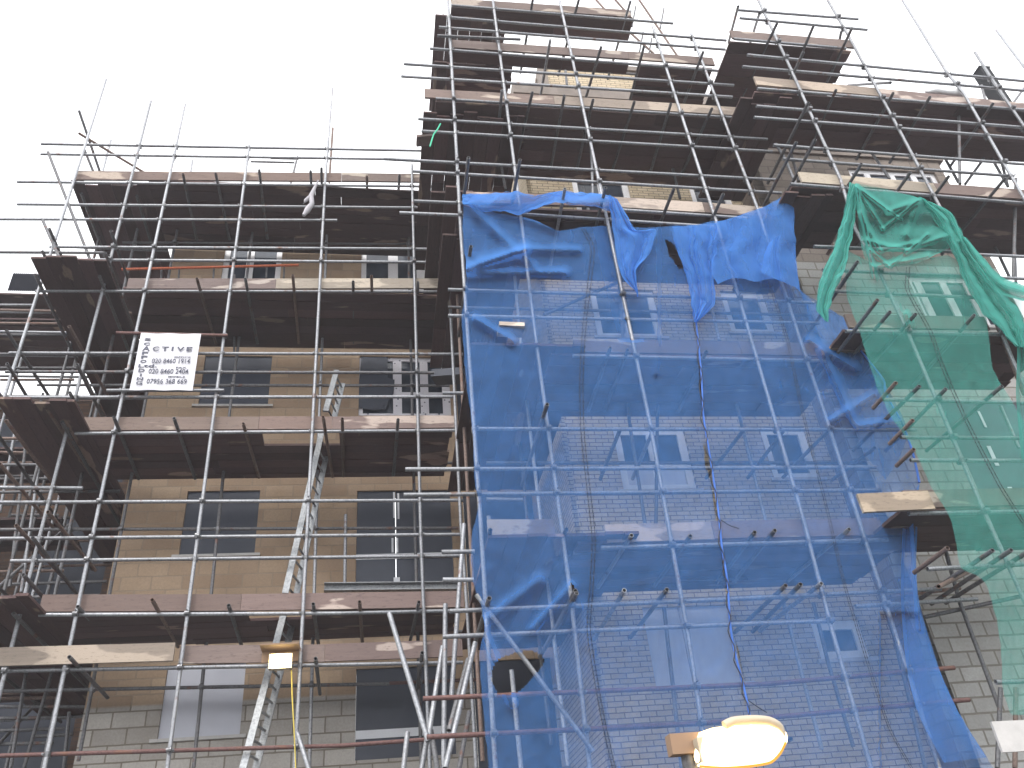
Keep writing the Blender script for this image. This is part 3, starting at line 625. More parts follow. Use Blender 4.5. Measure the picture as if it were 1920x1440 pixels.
# ================================================================ RIGHT SCAFFOLD
GO, GI = 7.92, 9.1
D = Scaf('scaffold', 'tube scaffold over the grey block wing at the right, carrying the green netting', (9, GO, 0))
for px in ([(1417, -10), (1482, 128), (1514, 200), (1576, 337), (1604, 430), (1654, 520), (1701, 621), (1773, 790), (1845, 959), (1920, 1124), (2040, 1400)],
           [(1540, -20), (1592, 69), (1686, 244), (1770, 403), (1870, 605), (1905, 690), (1990, 860)],
           [(1680, -20), (1776, 137), (1807, 175), (1920, 372), (2000, 510)], [(1828, 98), (1857, 144), (1920, 237), (1980, 330)], [(1868, 56), (1920, 125), (1980, 210)]):
    D.standard(px, GO)
for a in ((1384, 19, 1609, 36), (1387, 34, 1626, 56), (1376, 73, 1586, 91), (1401, 103, 1920, 152), (1392, 125, 1920, 170), (1420, 166, 1920, 206),
          (1418, 199, 1920, 239), (1414, 220, 1920, 259), (1450, 272, 1920, 308), (1468, 298, 1895, 330), (1482, 345, 1960, 384),
          (1526, 462, 1795, 472), (1823, 477, 1960, 483), (1542, 506, 1950, 524), (1553, 545, 1832, 558), (1586, 621, 1960, 629),
          (1653, 749, 1960, 756), (1689, 820, 1960, 822), (1707, 863, 1960, 864), (1704, 963, 1960, 958), (1739, 1067, 1960, 1056), (1867, 1279, 1990, 1276)):
    D.ledger(*a, GO)
for a, mt in (((1380, 243, 1920, 285), 'dull'), ((1500, 425, 1800, 432), 'galv'), ((1600, 684, 1910, 690), 'dull'), ((1700, 1010, 1960, 1005), 'dull'), ((1720, 1160, 1960, 1108), 'dull'), ((1670, 1118, 1800, 1103), 'brown'), ((1520, 270, 1770, 290), 'dull')):
    D.ledger(*a, GI, mt, cross=False)
for px, Y, mt in (([(1470, 240), (1498, 340)], GI, 'dull'), ([(1455, 270), (1473, 300), (1492, 345)], GI-.3, 'galv'), ([(1630, 280), (1668, 335)], GI, 'galv'), ([(1757, 270), (1797, 342)], GI, 'dull'),
                  ([(1797, 185), (1800, 345)], GO+.3, 'dull'), ([(1905, 335), (1900, 520)], GO+.3, 'dull'), ([(1679, 565), (1700, 620)], GI, 'galv'), ([(1876, 762), (1910, 840)], GI, 'galv'), ([(1768, 1015), (1800, 1130), (1875, 1330)], GI, 'dull'),
                  ([(1378, 105), (1405, 175)], GI, 'galv'), ([(1876, 1290), (1870, 1440)], GI-.3, 'dull'), ([(1905, 1290), (1903, 1440)], GI-.4, 'brown'), ([(1850, 280), (1890, 350)], GI, 'dull')):
    D.tube('standard', [W(u, v, Y) for u, v in px], mt)
gz = [zlev(1480, 84, GO), zlev(1650, 186, GO), zlev(1650, 358, GO), zlev(1720, 625, GO), zlev(1800, 961, GO)]
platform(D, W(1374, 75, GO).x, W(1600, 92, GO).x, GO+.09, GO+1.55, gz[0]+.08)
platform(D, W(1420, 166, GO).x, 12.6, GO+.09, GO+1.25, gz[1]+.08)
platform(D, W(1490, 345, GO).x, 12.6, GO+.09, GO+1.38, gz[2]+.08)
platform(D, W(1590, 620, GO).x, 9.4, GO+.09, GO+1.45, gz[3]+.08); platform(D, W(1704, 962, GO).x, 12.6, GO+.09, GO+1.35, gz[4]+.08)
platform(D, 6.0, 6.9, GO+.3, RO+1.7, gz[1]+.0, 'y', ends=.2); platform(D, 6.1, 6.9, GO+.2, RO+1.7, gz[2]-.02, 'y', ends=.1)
toe(D, [(1373, 70), (1605, 89)], GO); toe(D, [(1419, 158), (1651, 180), (1960, 211)], GO, ('toe_pale', 'toe')); toe(D, [(1504, 341), (1760, 362), (1960, 376)], GO, ('toe_pale', 'toe'))
toe(D, [(1592, 613), (1857, 617)], GO)
toe(D, [(1704, 952), (1960, 946)], GO)
for lst, pr in ((((1444, 78), (1513, 84), (1583, 90)), .35), (((1568, 178), (1672, 188), (1740, 196), (1860, 205)), .1), (((1688, 358), (1760, 364), (1860, 372)), .35),
                (((1645, 622), (1695, 623), (1805, 625)), .3), (((1705, 752), (1760, 753), (1855, 754)), .22), (((1867, 1062), (1905, 1060), (1830, 1064)), .3)):
    for u, v in lst: D.transom(u, v, GO, GI, pr+random.uniform(-.04, .06), 'dull', slope=random.uniform(-.08, .08))
for u, v, pr in ((1490, 140, .4), (1498, 235, .4), (1510, 305, .4), (1475, 310, .4), (1597, 345, .35), (1578, 543, .5), (1606, 624, .6), (1658, 752, .32), (1690, 820, .3), (1704, 862, .15), (1740, 1066, .42)):
    D.transom(u, v, GO, GO+.15 if v > 740 else GI, pr, 'brown' if v > 700 else 'dull', .1)
for a, b_, Y0, Y1, mt in (((1384, 12), (1366, 80), GO, GI, 'dull'), ((1424, 25), (1405, 85), GO, GI, 'dull'), ((1577, 60), (1560, 150), GO, GI, 'dull'), ((1670, 155), (1590, 160), GO, GI, 'dull'),
                      ((1920, 165), (1895, 200), GI, GI, 'dull'), ((1840, 160), (1890, 350), GI, GI, 'dull'), ((1850, 290), (1810, 345), GI, GI, 'dull'), ((1900, 420), (1905, 530), GI, GI, 'galv'),
                      ((1855, 440), (1893, 520), GI, GI, 'dull'), ((1850, 560), (1920, 740), GO+.2, GO+.2, 'brown'), ((1760, 1100), (1830, 1065), GO, GI, 'brown')):
    D.tube('brace', [W(*a, Y0), W(*b_, Y1)], mt)
D.couplers()

# ================================================================ netting
def interp(poly, n):
    """resample a pixel polyline to n points by arc length with smooth corners"""
    d = [0]
    for p, q in zip(poly[:-1], poly[1:]): d.append(d[-1]+math.hypot(q[0]-p[0], q[1]-p[1]))
    out = []; k = 0
    for i in range(n):
        t = d[-1]*i/(n-1)
        while k < len(poly)-2 and t > d[k+1]: k += 1
        f = (t-d[k])/max(1e-6, d[k+1]-d[k]); P = [poly[max(0, k-1)], poly[k], poly[k+1], poly[min(len(poly)-1, k+2)]]
        o = []
        for a in (0, 1):
            p0, p1, p2, p3 = [q[a] for q in P]
            m1, m2 = (p2-p0)*.35, (p3-p1)*.35
            o.append((2*f**3-3*f*f+1)*p1+(f**3-2*f*f+f)*m1+(-2*f**3+3*f*f)*p2+(f**3-f*f)*m2)
        out.append(tuple(o))
    return out
def inside(u, v, poly):
    c = False; j = len(poly)-1
    for i in range(len(poly)):
        if (poly[i][1] > v) != (poly[j][1] > v) and u < (poly[j][0]-poly[i][0])*(v-poly[i][1])/(poly[j][1]-poly[i][1])+poly[i][0]: c = not c
        j = i
    return c
def net(name, left, right, Yf, mat, parent, nu=90, nv=150, holes=(), seed=0, jag=0, top=None, bottom=None):
    Lp, Rp = interp(left, nv), interp(right, nv); V_ = []; px = []
    Tp = interp(top, nu) if top else None; Bp = interp(bottom, nu) if bottom else None
    for j in range(nv):
        t = j/(nv-1)
        for i in range(nu):
            s_ = i/(nu-1); u = Lp[j][0]*(1-s_)+Rp[j][0]*s_; v = Lp[j][1]*(1-s_)+Rp[j][1]*s_
            if Tp:
                lu, lv = Lp[0][0]*(1-s_)+Rp[0][0]*s_, Lp[0][1]*(1-s_)+Rp[0][1]*s_; k = (1-t)
                u += (Tp[i][0]-lu)*k; v += (Tp[i][1]-lv)*k
            if Bp:
                lu, lv = Lp[-1][0]*(1-s_)+Rp[-1][0]*s_, Lp[-1][1]*(1-s_)+Rp[-1][1]*s_
                u += (Bp[i][0]-lu)*t; v += (Bp[i][1]-lv)*t
            if jag:
                q = Vector((u*.05, v*.05, seed)); u += jag*noise.noise(q); v += jag*noise.noise(q+Vector((9, 9, 9)))
            px.append((u, v)); V_.append(W(u, v, Yf(u, v, s_, t)))
    mb = MB(); fs = []
    for j in range(nv-1):
        for i in range(nu-1):
            a = j*nu+i; cu = (px[a][0]+px[a+nu+1][0])/2; cv = (px[a][1]+px[a+nu+1][1])/2
            if any(inside(cu, cv, h) for h in holes): continue
            fs.append((a, a+1, a+nu+1, a+nu))
    mb.add(V_, fs); return mb.build(name, mat, parent, smooth=True)
def cord(name, pts, Yf, r, mat, parent, n=60, dash=False, off=-.015):
    P = interp(pts, n); mb = MB()
    W3 = [W(u, v, Yf(u, v, .5, .5)+off) for u, v in P]
    if dash:
        mb.tube(W3, [r if i % 2 else r*.25 for i in range(n)], 5)
    else: mb.tube(W3, r, 6)
    return mb.build(name, M[mat], parent)
def wr(u, v, seed, a=.05, sx=.012, sy_=.004):
    return a*noise.noise(Vector((u*sx, v*sy_, seed)))+a*.45*noise.noise(Vector((u*sx*3.3+v*.004, v*sy_*3, seed+5)))+a*.18*noise.noise(Vector((u*.11, v*.05, seed+9)))
def ridge(u, v, a, b_, w, h):
    """raised fold between two picture points"""
    ax, ay = a; bx, by = b_; L2 = (bx-ax)**2+(by-ay)**2; t = max(0, min(1, ((u-ax)*(bx-ax)+(v-ay)*(by-ay))/L2))
    d = math.hypot(u-ax-t*(bx-ax), v-ay-t*(by-ay)); return h*math.exp(-(d/w)**2)
BF = [((870, 380), (1000, 500), 9, .06), ((873, 505), (985, 468), 8, .10), ((985, 468), (1085, 470), 7, .05), ((985, 468), (880, 500), 16, .05), ((880, 512), (1060, 512), 8, .07), ((870, 370), (1040, 428), 10, .05),
      ((892, 600), (960, 640), 8, .06), ((905, 1180), (960, 1320), 10, .08), ((905, 1170), (1010, 1090), 12, .06), ((1072, 1100), (1000, 1180), 9, .06), ((1230, 425), (1230, 700), 7, .03),
      ((1540, 660), (1600, 790), 9, .08), ((1690, 790), (1610, 800), 8, .08), ((1712, 960), (1725, 1180), 7, .09), ((1560, 790), (1640, 740), 9, .07), ((1520, 640), (1600, 690), 9, .07), ((1085, 1140), (1150, 1440), 14, .05)]
def YB(u, v, s_, t):
    y = RO-.13+wr(u, v, 1.0)
    for f in BF: y -= 1.5*ridge(u, v, *f)
    y += wr(u, v, 33, .016, .03, .012)
    if abs(u-(1123+(v-340)*.211)) < 30 and v < 640: y += .16*(1-abs(u-(1123+(v-340)*.211))/30)
    if v > 1150 and u > 1650: y += .1
    return y
oval = [(921, 1275), (924, 1250), (935, 1235), (960, 1226), (980, 1221), (1000, 1221), (1015, 1228), (1021, 1238), (1018, 1250), (1005, 1262), (992, 1280), (975, 1295), (950, 1303), (932, 1300)]
seamL = [(1258, 424), (1290, 540), (1303, 600), (1313, 700), (1317, 780), (1330, 860), (1345, 960), (1352, 1030), (1362, 1090), (1367, 1170), (1375, 1220), (1393, 1290), (1405, 1350), (1415, 1440), (1420, 1500)]
slits = [[(1352, 1035), (1360, 1060), (1361, 1078), (1355, 1060)], [(1361, 1095), (1368, 1110), (1366, 1122), (1361, 1110)], [(1312, 670), (1317, 720), (1316, 770), (1311, 720)], [(1320, 830), (1336, 890), (1334, 905), (1321, 870)],
         [(1334, 905), (1346, 945), (1344, 975), (1338, 950)], [(1070, 1092), (1083, 1108), (1079, 1126), (1070, 1132), (1066, 1110)], [(1380, 1200), (1392, 1260), (1397, 1290), (1385, 1260)],
         [(1248, 450), (1262, 455), (1285, 505), (1272, 503), (1256, 480)]]
e1 = empty('debris_netting', W(1070, 1440, RO-.13), 'blue debris netting sheet over the left half of the tower scaffold, torn open low down', 'netting', 'blue netting sheets on the tower scaffold')
net('mesh_sheet', [(869, 372), (868, 430), (874, 520), (866, 600), (872, 700), (885, 800), (890, 900), (897, 945), (884, 1010), (885, 1080), (900, 1130), (908, 1175), (899, 1230), (908, 1350), (916, 1440), (922, 1520)],
    seamL, YB, M['bluenet'], e1, 150, 300, [oval]+slits, 1, 2, top=[(869, 372), (920, 396), (1000, 412), (1045, 432), (1090, 426), (1140, 424), (1200, 427), (1258, 424)])
e2 = empty('debris_netting', W(1600, 1440, RO-.13), 'blue debris netting sheet over the right half of the tower, curving beside bare blockwork', 'netting', 'blue netting sheets on the tower scaffold')
net('mesh_sheet', seamL, [(1492, 480), (1500, 540), (1535, 575), (1590, 600), (1600, 640), (1640, 690), (1657, 715), (1660, 740), (1690, 790), (1712, 850), (1724, 905), (1712, 960), (1718, 1060), (1722, 1130), (1740, 1200), (1765, 1265), (1800, 1340), (1850, 1420), (1900, 1500)],
    lambda u, v, s_, t: YB(u, v, s_, t)+.012, M['bluenet'], e2, 150, 300, slits, 2, 2, top=[(1258, 424), (1300, 422), (1345, 414), (1420, 430), (1492, 480)])
net('side_sheet', [(1500, 545), (1530, 640), (1555, 720), (1600, 800), (1620, 850)], [(1590, 600), (1657, 715), (1700, 800), (1690, 850), (1660, 900)], lambda u, v, s_, t: RO+.4+wr(u, v, 6, .12), M['bluenet'], e2, 40, 60)
net('side_sheet', [(1694, 958), (1690, 1060), (1690, 1140), (1700, 1250), (1722, 1340), (1770, 1430)], [(1724, 905), (1718, 1060), (1726, 1140), (1765, 1265), (1800, 1340), (1850, 1420)], lambda u, v, s_, t: RO-.12+.035*math.sin(s_*6)+wr(u, v, 6, .03), M['bluenet'], e2, 24, 60)
def YF(base, k, ph, amp=.05):
    return lambda u, v, s_, t: base+amp*math.sin(s_*k+ph+1.6*noise.noise(Vector((v*.02, ph, 0))))+wr(u, v, ph, .03)
for lay in range(3):     # rolled swag along the top rail: three loose layers
    net('rolled_edge', [(869, 362+lay*2), (868, 380+lay*3)], [(1150, 372), (1152, 400)], lambda u, v, s_, t, lay=lay: RO-.22+lay*.05+.05*math.sin(t*5+lay+s_*9)+wr(u, v, lay, .06), M['bluenet'], e1, 120, 24, seed=lay, jag=5,
        top=[(869, 364), (930, 363), (970, 360), (1000, 368), (1050, 358), (1080, 362), (1120, 364), (1148, 372)], bottom=[(868, 380), (900, 394), (945, 396), (975, 402), (1035, 380), (1085, 384), (1120, 388), (1150, 396)])
for lay in range(2):
    net('hanging_fold', [(1140, 366), (1146, 400), (1152, 450), (1158, 490), (1166, 518), (1190, 545), (1194, 556)], [(1158, 374), (1172, 400), (1194, 432), (1231, 430), (1218, 475), (1194, 505), (1196, 556)],
        YF(RO-.28+lay*.07, 11, lay*2, .05), M['bluenet'], e1, 50, 80, seed=lay, jag=3)
    net('hanging_fold', [(1259, 426), (1270, 470), (1288, 520), (1296, 560), (1302, 602)], [(1345, 418), (1342, 460), (1338, 520), (1340, 570), (1304, 604)],
        YF(RO-.28+lay*.06, 13, 3+lay*2, .05), M['bluenet'], e2, 60, 80, seed=lay, jag=4)
    net('hanging_fold', [(1345, 416), (1340, 470), (1336, 520), (1350, 548)], [(1488, 351), (1490, 440), (1494, 500), (1500, 546)],
        YF(RO-.30+lay*.06, 15, 5+lay*3, .045), M['bluenet'], e2, 80, 80, seed=lay+3, jag=3, top=[(1345, 416), (1390, 402), (1440, 384), (1470, 366), (1488, 351)], bottom=[(1346, 532), (1380, 521), (1420, 527), (1460, 524), (1500, 546)])
net('hanging_fold', [(1442, 455), (1432, 480), (1425, 510)], [(1464, 440), (1462, 480), (1470, 530)], YF(RO-.36, 6, 2, .05), M['bluenet'], e2, 24, 40, seed=8)
sq = [(1090, 428), (1108, 466), (1101, 540), (1092, 620), (1087, 720), (1090, 820), (1102, 930), (1110, 1010), (1106, 1100), (1101, 1180), (1112, 1260), (1128, 1350), (1148, 1440)]
for o_ in (0, 6): cord('stitched_seam', [(u+o_, v) for u, v in sq], YB, .006, 'black', e1, 220, True)
sq = [(1440, 530), (1475, 640), (1498, 750), (1522, 850), (1550, 960), (1580, 1090), (1612, 1200), (1640, 1290), (1668, 1370), (1710, 1445)]
for o_ in (0, 4): cord('stitched_seam', [(u+o_, v) for u, v in sq], YB, .0045, 'black', e2, 200, True)
cord('hem', [(u+2, v) for u, v in seamL[2:]], YB, .012, 'blueopaque', e2, 60); cord('hem', [(1592, 600), (1602, 640), (1640, 690), (1658, 715), (1661, 740), (1690, 790), (1712, 850), (1724, 905)], YB, .014, 'blueopaque', e2, 40)
cord('lacing_cord', [(u+4*math.sin(v*.11), v) for u, v in interp(seamL[2:], 60)], YB, .006, 'black', e2, 100, False, -.03)
cord('loose_cord', [(1352, 975), (1368, 985), (1386, 991)], YB, .005, 'black', e2, 12); cord('loose_cord', [(1396, 1308), (1420, 1325), (1438, 1336)], YB, .005, 'black', e2, 12)

e3 = empty('debris_netting', W(1800, 1279, GO-.12), 'green debris netting draped over the right hand scaffold', 'netting')
GFo = [((1607, 352), (1655, 430), 5, .07), ((1655, 430), (1722, 376), 5, .07), ((1608, 356), (1632, 470), 5, .07), ((1632, 470), (1668, 500), 5, .07), ((1668, 500), (1740, 440), 5, .06), ((1606, 350), (1690, 412), 4, .05), ((1605, 350), (1640, 520), 7, .09), ((1605, 350), (1665, 395), 7, .08), ((1665, 398), (1725, 375), 9, .08), ((1640, 500), (1740, 480), 10, .08), ((1725, 372), (1700, 440), 12, .07), ((1620, 450), (1700, 470), 8, .07), ((1700, 470), (1780, 440), 9, .06),
       ((1612, 400), (1650, 470), 7, .07), ((1650, 470), (1720, 455), 8, .06), ((1700, 590), (1705, 610), 10, .08)]
def YG(u, v, s_, t):
    y = GO-.12+wr(u, v, 20, .05)
    for f in GFo: y -= 1.1*ridge(u, v, f[0], f[1], f[2]*.62, f[3])
    y += wr(u, v, 35, .014, .03, .012)
    return y
net('mesh_sheet', [(1578, 466), (1586, 520), (1589, 560), (1612, 622), (1640, 715), (1668, 775), (1712, 840), (1745, 910), (1785, 980), (1800, 1060), (1845, 1090), (1868, 1160), (1878, 1230), (1880, 1290), (1895, 1340)],
    [(1830, 520), (1850, 600), (1862, 690), (1902, 760), (1960, 860), (2020, 960), (2080, 1060), (2120, 1200), (2140, 1340)], YG, M['greennet'], e3, 130, 240, seed=5, jag=2,
    top=[(1578, 466), (1610, 480), (1650, 500), (1720, 490), (1780, 480), (1830, 520)])
net('draped_swag', [(1603, 344), (1608, 400), (1615, 460), (1625, 490), (1642, 502)], [(1728, 372), (1752, 410), (1780, 440), (1778, 470), (1730, 500)], lambda u, v, s_, t: YG(u, v, s_, t)-.10+.035*math.sin(11*t*(1.6-abs(s_-.45))+2*s_+1.2*noise.noise(Vector((u*.012, v*.012, 3)))), M['greennet'], e3, 90, 90, seed=6, jag=2,
    top=[(1603, 344), (1640, 350), (1690, 362), (1728, 372)], bottom=[(1642, 502), (1680, 500), (1720, 494), (1770, 470)])
for lay in range(3):
    net('gathered_roll', [(1592, 345), (1580, 410), (1562, 470), (1546, 500), (1534, 545), (1532, 580), (1546, 600)], [(1608, 348), (1600, 430), (1586, 500), (1566, 540), (1554, 580), (1553, 590), (1552, 602)],
        lambda u, v, s_, t, lay=lay: GO-.25+lay*.05+.05*math.sin(s_*9+lay*2+t*3), M['greennet'], e3, 24, 70, seed=lay, jag=5)
    net('gathered_roll', [(1722, 370), (1758, 420), (1790, 480), (1810, 530), (1838, 580), (1870, 610), (1905, 650)], [(1734, 374), (1785, 400), (1802, 440), (1830, 490), (1875, 540), (1915, 590), (1922, 650)],
        lambda u, v, s_, t, lay=lay: GO-.25+lay*.05+.06*math.sin(s_*10+lay*2+t*4), M['greennet'], e3, 30, 90, seed=lay+4, jag=4)
    net('gathered_roll', [(1800, 440), (1830, 500), (1870, 548), (1960, 575)], [(1812, 446), (1846, 486), (1880, 520), (1960, 548)], lambda u, v, s_, t, lay=lay: GO-.3+lay*.05+.04*math.sin(s_*8+lay), M['greennet'], e3, 16, 50, seed=lay, jag=2)
net('side_sheet', [(1838, 505), (1858, 600), (1905, 640), (1905, 740), (1915, 860)], [(1970, 560), (1970, 620), (1975, 680), (1980, 780), (1990, 900)], lambda u, v, s_, t: GO-.1+.06*math.sin(s_*13)+wr(u, v, 7, .05), M['greennet'], e3, 50, 70, seed=9)
sq = [(1700, 500), (1698, 540), (1712, 570), (1730, 600), (1745, 630), (1762, 680), (1785, 735), (1810, 790), (1840, 850), (1875, 915), (1910, 970), (1940, 1010)]
for o_ in (0, 6): cord('stitched_seam', [(u+o_, v) for u, v in sq], YG, .006, 'black', e3, 140, True)

# ================================================================ banner
sg = empty('banner_sign', W(320, 733, LO-.13), 'white banner with dark scaffolding firm lettering and phone numbers tied between two rails', 'sign')
BY = LO-.12; tl, tr_, br_, bl_ = W(266, 625, BY), W(378, 625.5, BY), W(360, 732, BY), W(241, 731, BY)
bx0, bx1, bz0, bz1 = (tl.x+bl_.x)/2, (tr_.x+br_.x)/2, (bl_.z+br_.z)/2, (tl.z+tr_.z)/2; bw_, bh_ = bx1-bx0, bz1-bz0
mb = MB(); nx, nz = 16, 14
for side in (0, 1):
    base = [(bx0+bw_*i/nx, BY+.006*side+.008*math.sin(i*.9+j*.3), bz0+bh_*j/nz) for j in range(nz+1) for i in range(nx+1)]
    mb.add(base, [((j*(nx+1)+i), (j*(nx+1)+i+1), ((j+1)*(nx+1)+i+1), ((j+1)*(nx+1)+i)) if not side else ((j+1)*(nx+1)+i, (j+1)*(nx+1)+i+1, j*(nx+1)+i+1, j*(nx+1)+i) for j in range(nz) for i in range(nx)])
mb.build('banner_sheet', M['banner'], sg)
def lettering(txt, fx, fz, h, wd_=None, bold=.0):
    """fx, fz fractions from the sheet's left and top; h fraction of the height"""
    c = bpy.data.curves.new('lettering', 'FONT'); c.body = txt; c.size = 1; c.offset = bold; c.extrude = .02; c.resolution_u = 3
    o = bpy.data.objects.new('tmp', c); COL.objects.link(o); bpy.context.view_layer.update()
    me = bpy.data.meshes.new_from_object(o.evaluated_get(bpy.context.evaluated_depsgraph_get())); bpy.data.objects.remove(o)
    xs = [v.co.x for v in me.vertices]; ys = [v.co.y for v in me.vertices]; sx = (wd_*bw_)/(max(xs)-min(xs)); sz = h*bh_/(max(ys)-min(ys))
    X0, Z0 = bx0+fx*bw_, bz1-fz*bh_-h*bh_; P = parent_world(sg)
    for v in me.vertices:
        x, y, z = v.co; v.co = (X0+(x-min(xs))*sx-P.x, BY-.012-P.y-z*.08, Z0+(y-min(ys))*sz-P.z)
    ob = link('lettering', me, M['ink'], sg); return ob
for ch, fz, h in (('S', .10, .045), ('C', .18, .05), ('F', .345, .05), ('F', .415, .05), ('O', .49, .05), ('D', .645, .055), ('I', .73, .045), ('N', .79, .05), ('G', .86, .055)):
    lettering(ch, .085 if ch != 'I' else .125, fz, h, .10 if ch != 'I' else .025, .022)
lettering('A', .08, .245, .085, .12, .02)
for i, ch in enumerate('CTIVE'): lettering(ch, (.245, .39, .555, .64, .80)[i], .25, .075, (.105, .115, .03, .125, .095)[i], .02)
lettering('Ltd', .07, .565, .055, .25, .02); lettering('.', .335, .605, .014, .035, .01)
lettering('OFFICE', .62, .42, .028, .27, .01); lettering('020 8460 1914', .27, .462, .082, .62, .004)
lettering('FAX', .68, .605, .028, .17, .01); lettering('020 8460 2404', .25, .642, .082, .64, .004)
lettering('MOBILE', .58, .765, .026, .27, .01); lettering('07956 368 669', .25, .815, .082, .64, .004)

# ================================================================ loose things
def ladder(a, b_, Y, w, label, nr):
    P, Q = W(*a, Y), W(*b_, Y+.0); o = empty('ladder', Q, label, 'ladder', 'aluminium ladders between the scaffold lifts')
    Q2 = Q+Vector((0, -.45, 0)); d = Vector((.22, .95, 0)).normalized()*w
    for k in (0, 1):
        m_ = MB(); m_.bar(P+d*k, Q2+d*k, .035, .085, (1, 0, 0)); m_.build('rail', M['alu'], o)
    for i in range(nr):
        t = (i+.5)/nr; c = P+(Q2-P)*t; m_ = MB(); m_.tube([c, c+d], .017, 6); m_.build('rung', M['alu'], o)
ladder((631, 695), (613, 800), 11.6, .40, 'short top of an aluminium ladder rising above the lift beside the torn window', 5)
ladder((603, 812), (540, 1135), 11.55, .40, 'aluminium ladder rising to the hole beside the large dark boarded window', 13)
ladder((533, 1148), (452, 1500), 11.5, .40, 'lowest aluminium ladder, rising past the small lit floodlight', 13)
poles = [((730, 1150), (803, 1390), 'galv', 'loose pale tube leaning left, highest end left of the pole bundle'), ((808, 1370), (830, 1500), 'dull', 'short grey pole stub leaning right at the foot of the bundle'),
         ((835, 1133), (831, 1500), 'galv', 'upright loose tube standing in the middle of the pole bundle'), ((830, 1212), (803, 1385), 'galv', 'loose grey tube leaning right with its top beside the upright one'),
         ((870, 983), (846, 1310), 'galv', 'tallest loose tube of the bundle, top near the scaffold corner'), ((891, 1205), (835, 1440), 'galv', 'long bright loose tube leaning right in front of the bundle'),
         ((878, 1236), (842, 1370), 'dull', 'dull loose tube leaning right behind the bright one'), ((802, 1378), (780, 1500), 'galv', 'thick pale tube end at the bottom left of the bundle'),
         ((764, 1374), (750, 1500), 'galv', 'short tube standing apart left of the bundle under the tape strip'), ((880, 1335), (850, 1500), 'dull', 'grey tube at the bottom right of the bundle')]
for i, (a, b_, mt, lb) in enumerate(poles):
    m_ = MB(); Y = RO+.7+.12*(i % 5); m_.tube([W(*a, Y), W(*b_, Y-.35)], .029, 10, hollow=True); tag(m_.build('loose_tube', M[mt], smooth=True), lb, 'scaffold tube', 'loose tubes leaning in the corner')
m_ = MB(); m_.tube([W(558, 1375, 10.8), W(588, 1470, 10.6)], .03, 10, hollow=True); tag(m_.build('loose_tube', M['galv'], smooth=True), 'loose tube leaning beside the yellow cable, bottom left', 'scaffold tube', 'loose tubes leaning in the corner')
# board projecting from the green net
a, b_ = W(1612, 944, GO-.02), W(1745, 938, GO-.02); m_ = MB(); m_.bar(a, b_, .04, .23, (0, 0, 1)); o = m_.build('loose_board', M['toe_pale']); tone_attr(o, [(.95, .9, .8)]*6)
tag(o, 'short weathered board projecting from the green netting above bare blockwork', 'board')
# steel channel lying behind the rail
a, b_ = W(608, 1104, LI-.2), W(862, 1101, LI-.2); m_ = MB(); m_.bar(a, b_, .02, .10); m_.bar(a+Vector((0, -.04, .06)), b_+Vector((0, -.04, .06)), .10, .012); m_.bar(a+Vector((0, -.04, -.05)), b_+Vector((0, -.04, -.05)), .10, .012)
tag(m_.build('steel_channel', M['alu']), 'long grey steel channel lying behind the toe board below the large dark window', 'steel channel')
m_ = MB(); m_.bar(W(814, 708, LO+.6), W(868, 704, LO+.4), .3, .14); tag(m_.build('board_offcut', M['darksheet']), 'dark board offcut jutting out beside the film-wrapped window', 'board')
# rag
e = empty('hanging_rag', W(583, 377, LO-.1), 'grey twisted rag hanging from the top lift', 'rag')
m_ = MB(); m_.tube([W(u, v, LO-.1) for u, v in ((597, 338), (590, 352), (583, 368), (585, 382), (577, 393), (569, 404))], [.012, .03, .05, .045, .06, .03], 8); m_.tube([W(u, v, LO-.11) for u, v in ((584, 366), (573, 376), (569, 382))], [.03, .035, .012], 8); m_.build('cloth', M['cloth'], e, True)
# polythene on the upper right lift
m_ = MB(); m_.tube([W(u, v, GO+.1) for u, v in ((1735, 172), (1752, 170), (1775, 173), (1795, 174), (1808, 179))], [.02, .07, .05, .08, .03], 10); tag(m_.build('polythene_bag', M['polythene'], smooth=True), 'crumpled white polythene on the upper right board edge', 'plastic sheet')
# duct against the sky
e = empty('chimney_duct', W(1845, 190, GO+1.6), 'dark square duct standing up against the sky at the top right', 'duct')
Y = GO+1.6; p = W(1838, 185, Y); q = W(1840, 135, Y); m_ = MB(); m_.box(q.x-.12, q.x+.12, Y-.12, Y+.12, p.z-1.2, q.z); m_.build('duct_body', M['darkmetal'], e)
m_ = MB(); m_.box(q.x-.135, q.x+.135, Y-.135, Y+.135, q.z+.001, q.z+.03); m_.build('duct_cap', M['darkmetal'], e)
# green cord at the tower's upper left
m_ = MB(); m_.tube([W(u, v, RO-.05) for u, v in ((826, 232), (820, 243), (813, 252), (809, 265), (806, 275))], .012, 6); tag(m_.build('green_cord', M['greencord']), 'green cord tied at the upper left of the tower scaffold', 'cord')
# odd boards sticking out at the tower's left edge
for a, b_, lb in (((781, 264), (810, 262), 'board end sticking out over the sky beside the green cord'), ((1556, 470), (1583, 420), 'brown board end behind the green roll')):
    m_ = MB(); m_.bar(W(*a, RO+.2), W(*b_, RO+.2), .2, .05); o = m_.build('loose_board', M['toe']); tone_attr(o, [(1, 1, 1)]*6); tag(o, lb, 'board')
# white boards inside the blue netting
m_ = MB(); m_.bar(W(934, 617, RO-.02), W(981, 619, RO-.02), .25, .06); o = m_.build('loose_board', M['toe_pale']); tone_attr(o, [(1.5, 1.5, 1.5)]*6); tag(o, 'small pale board end in the blue netting near its left edge', 'board')

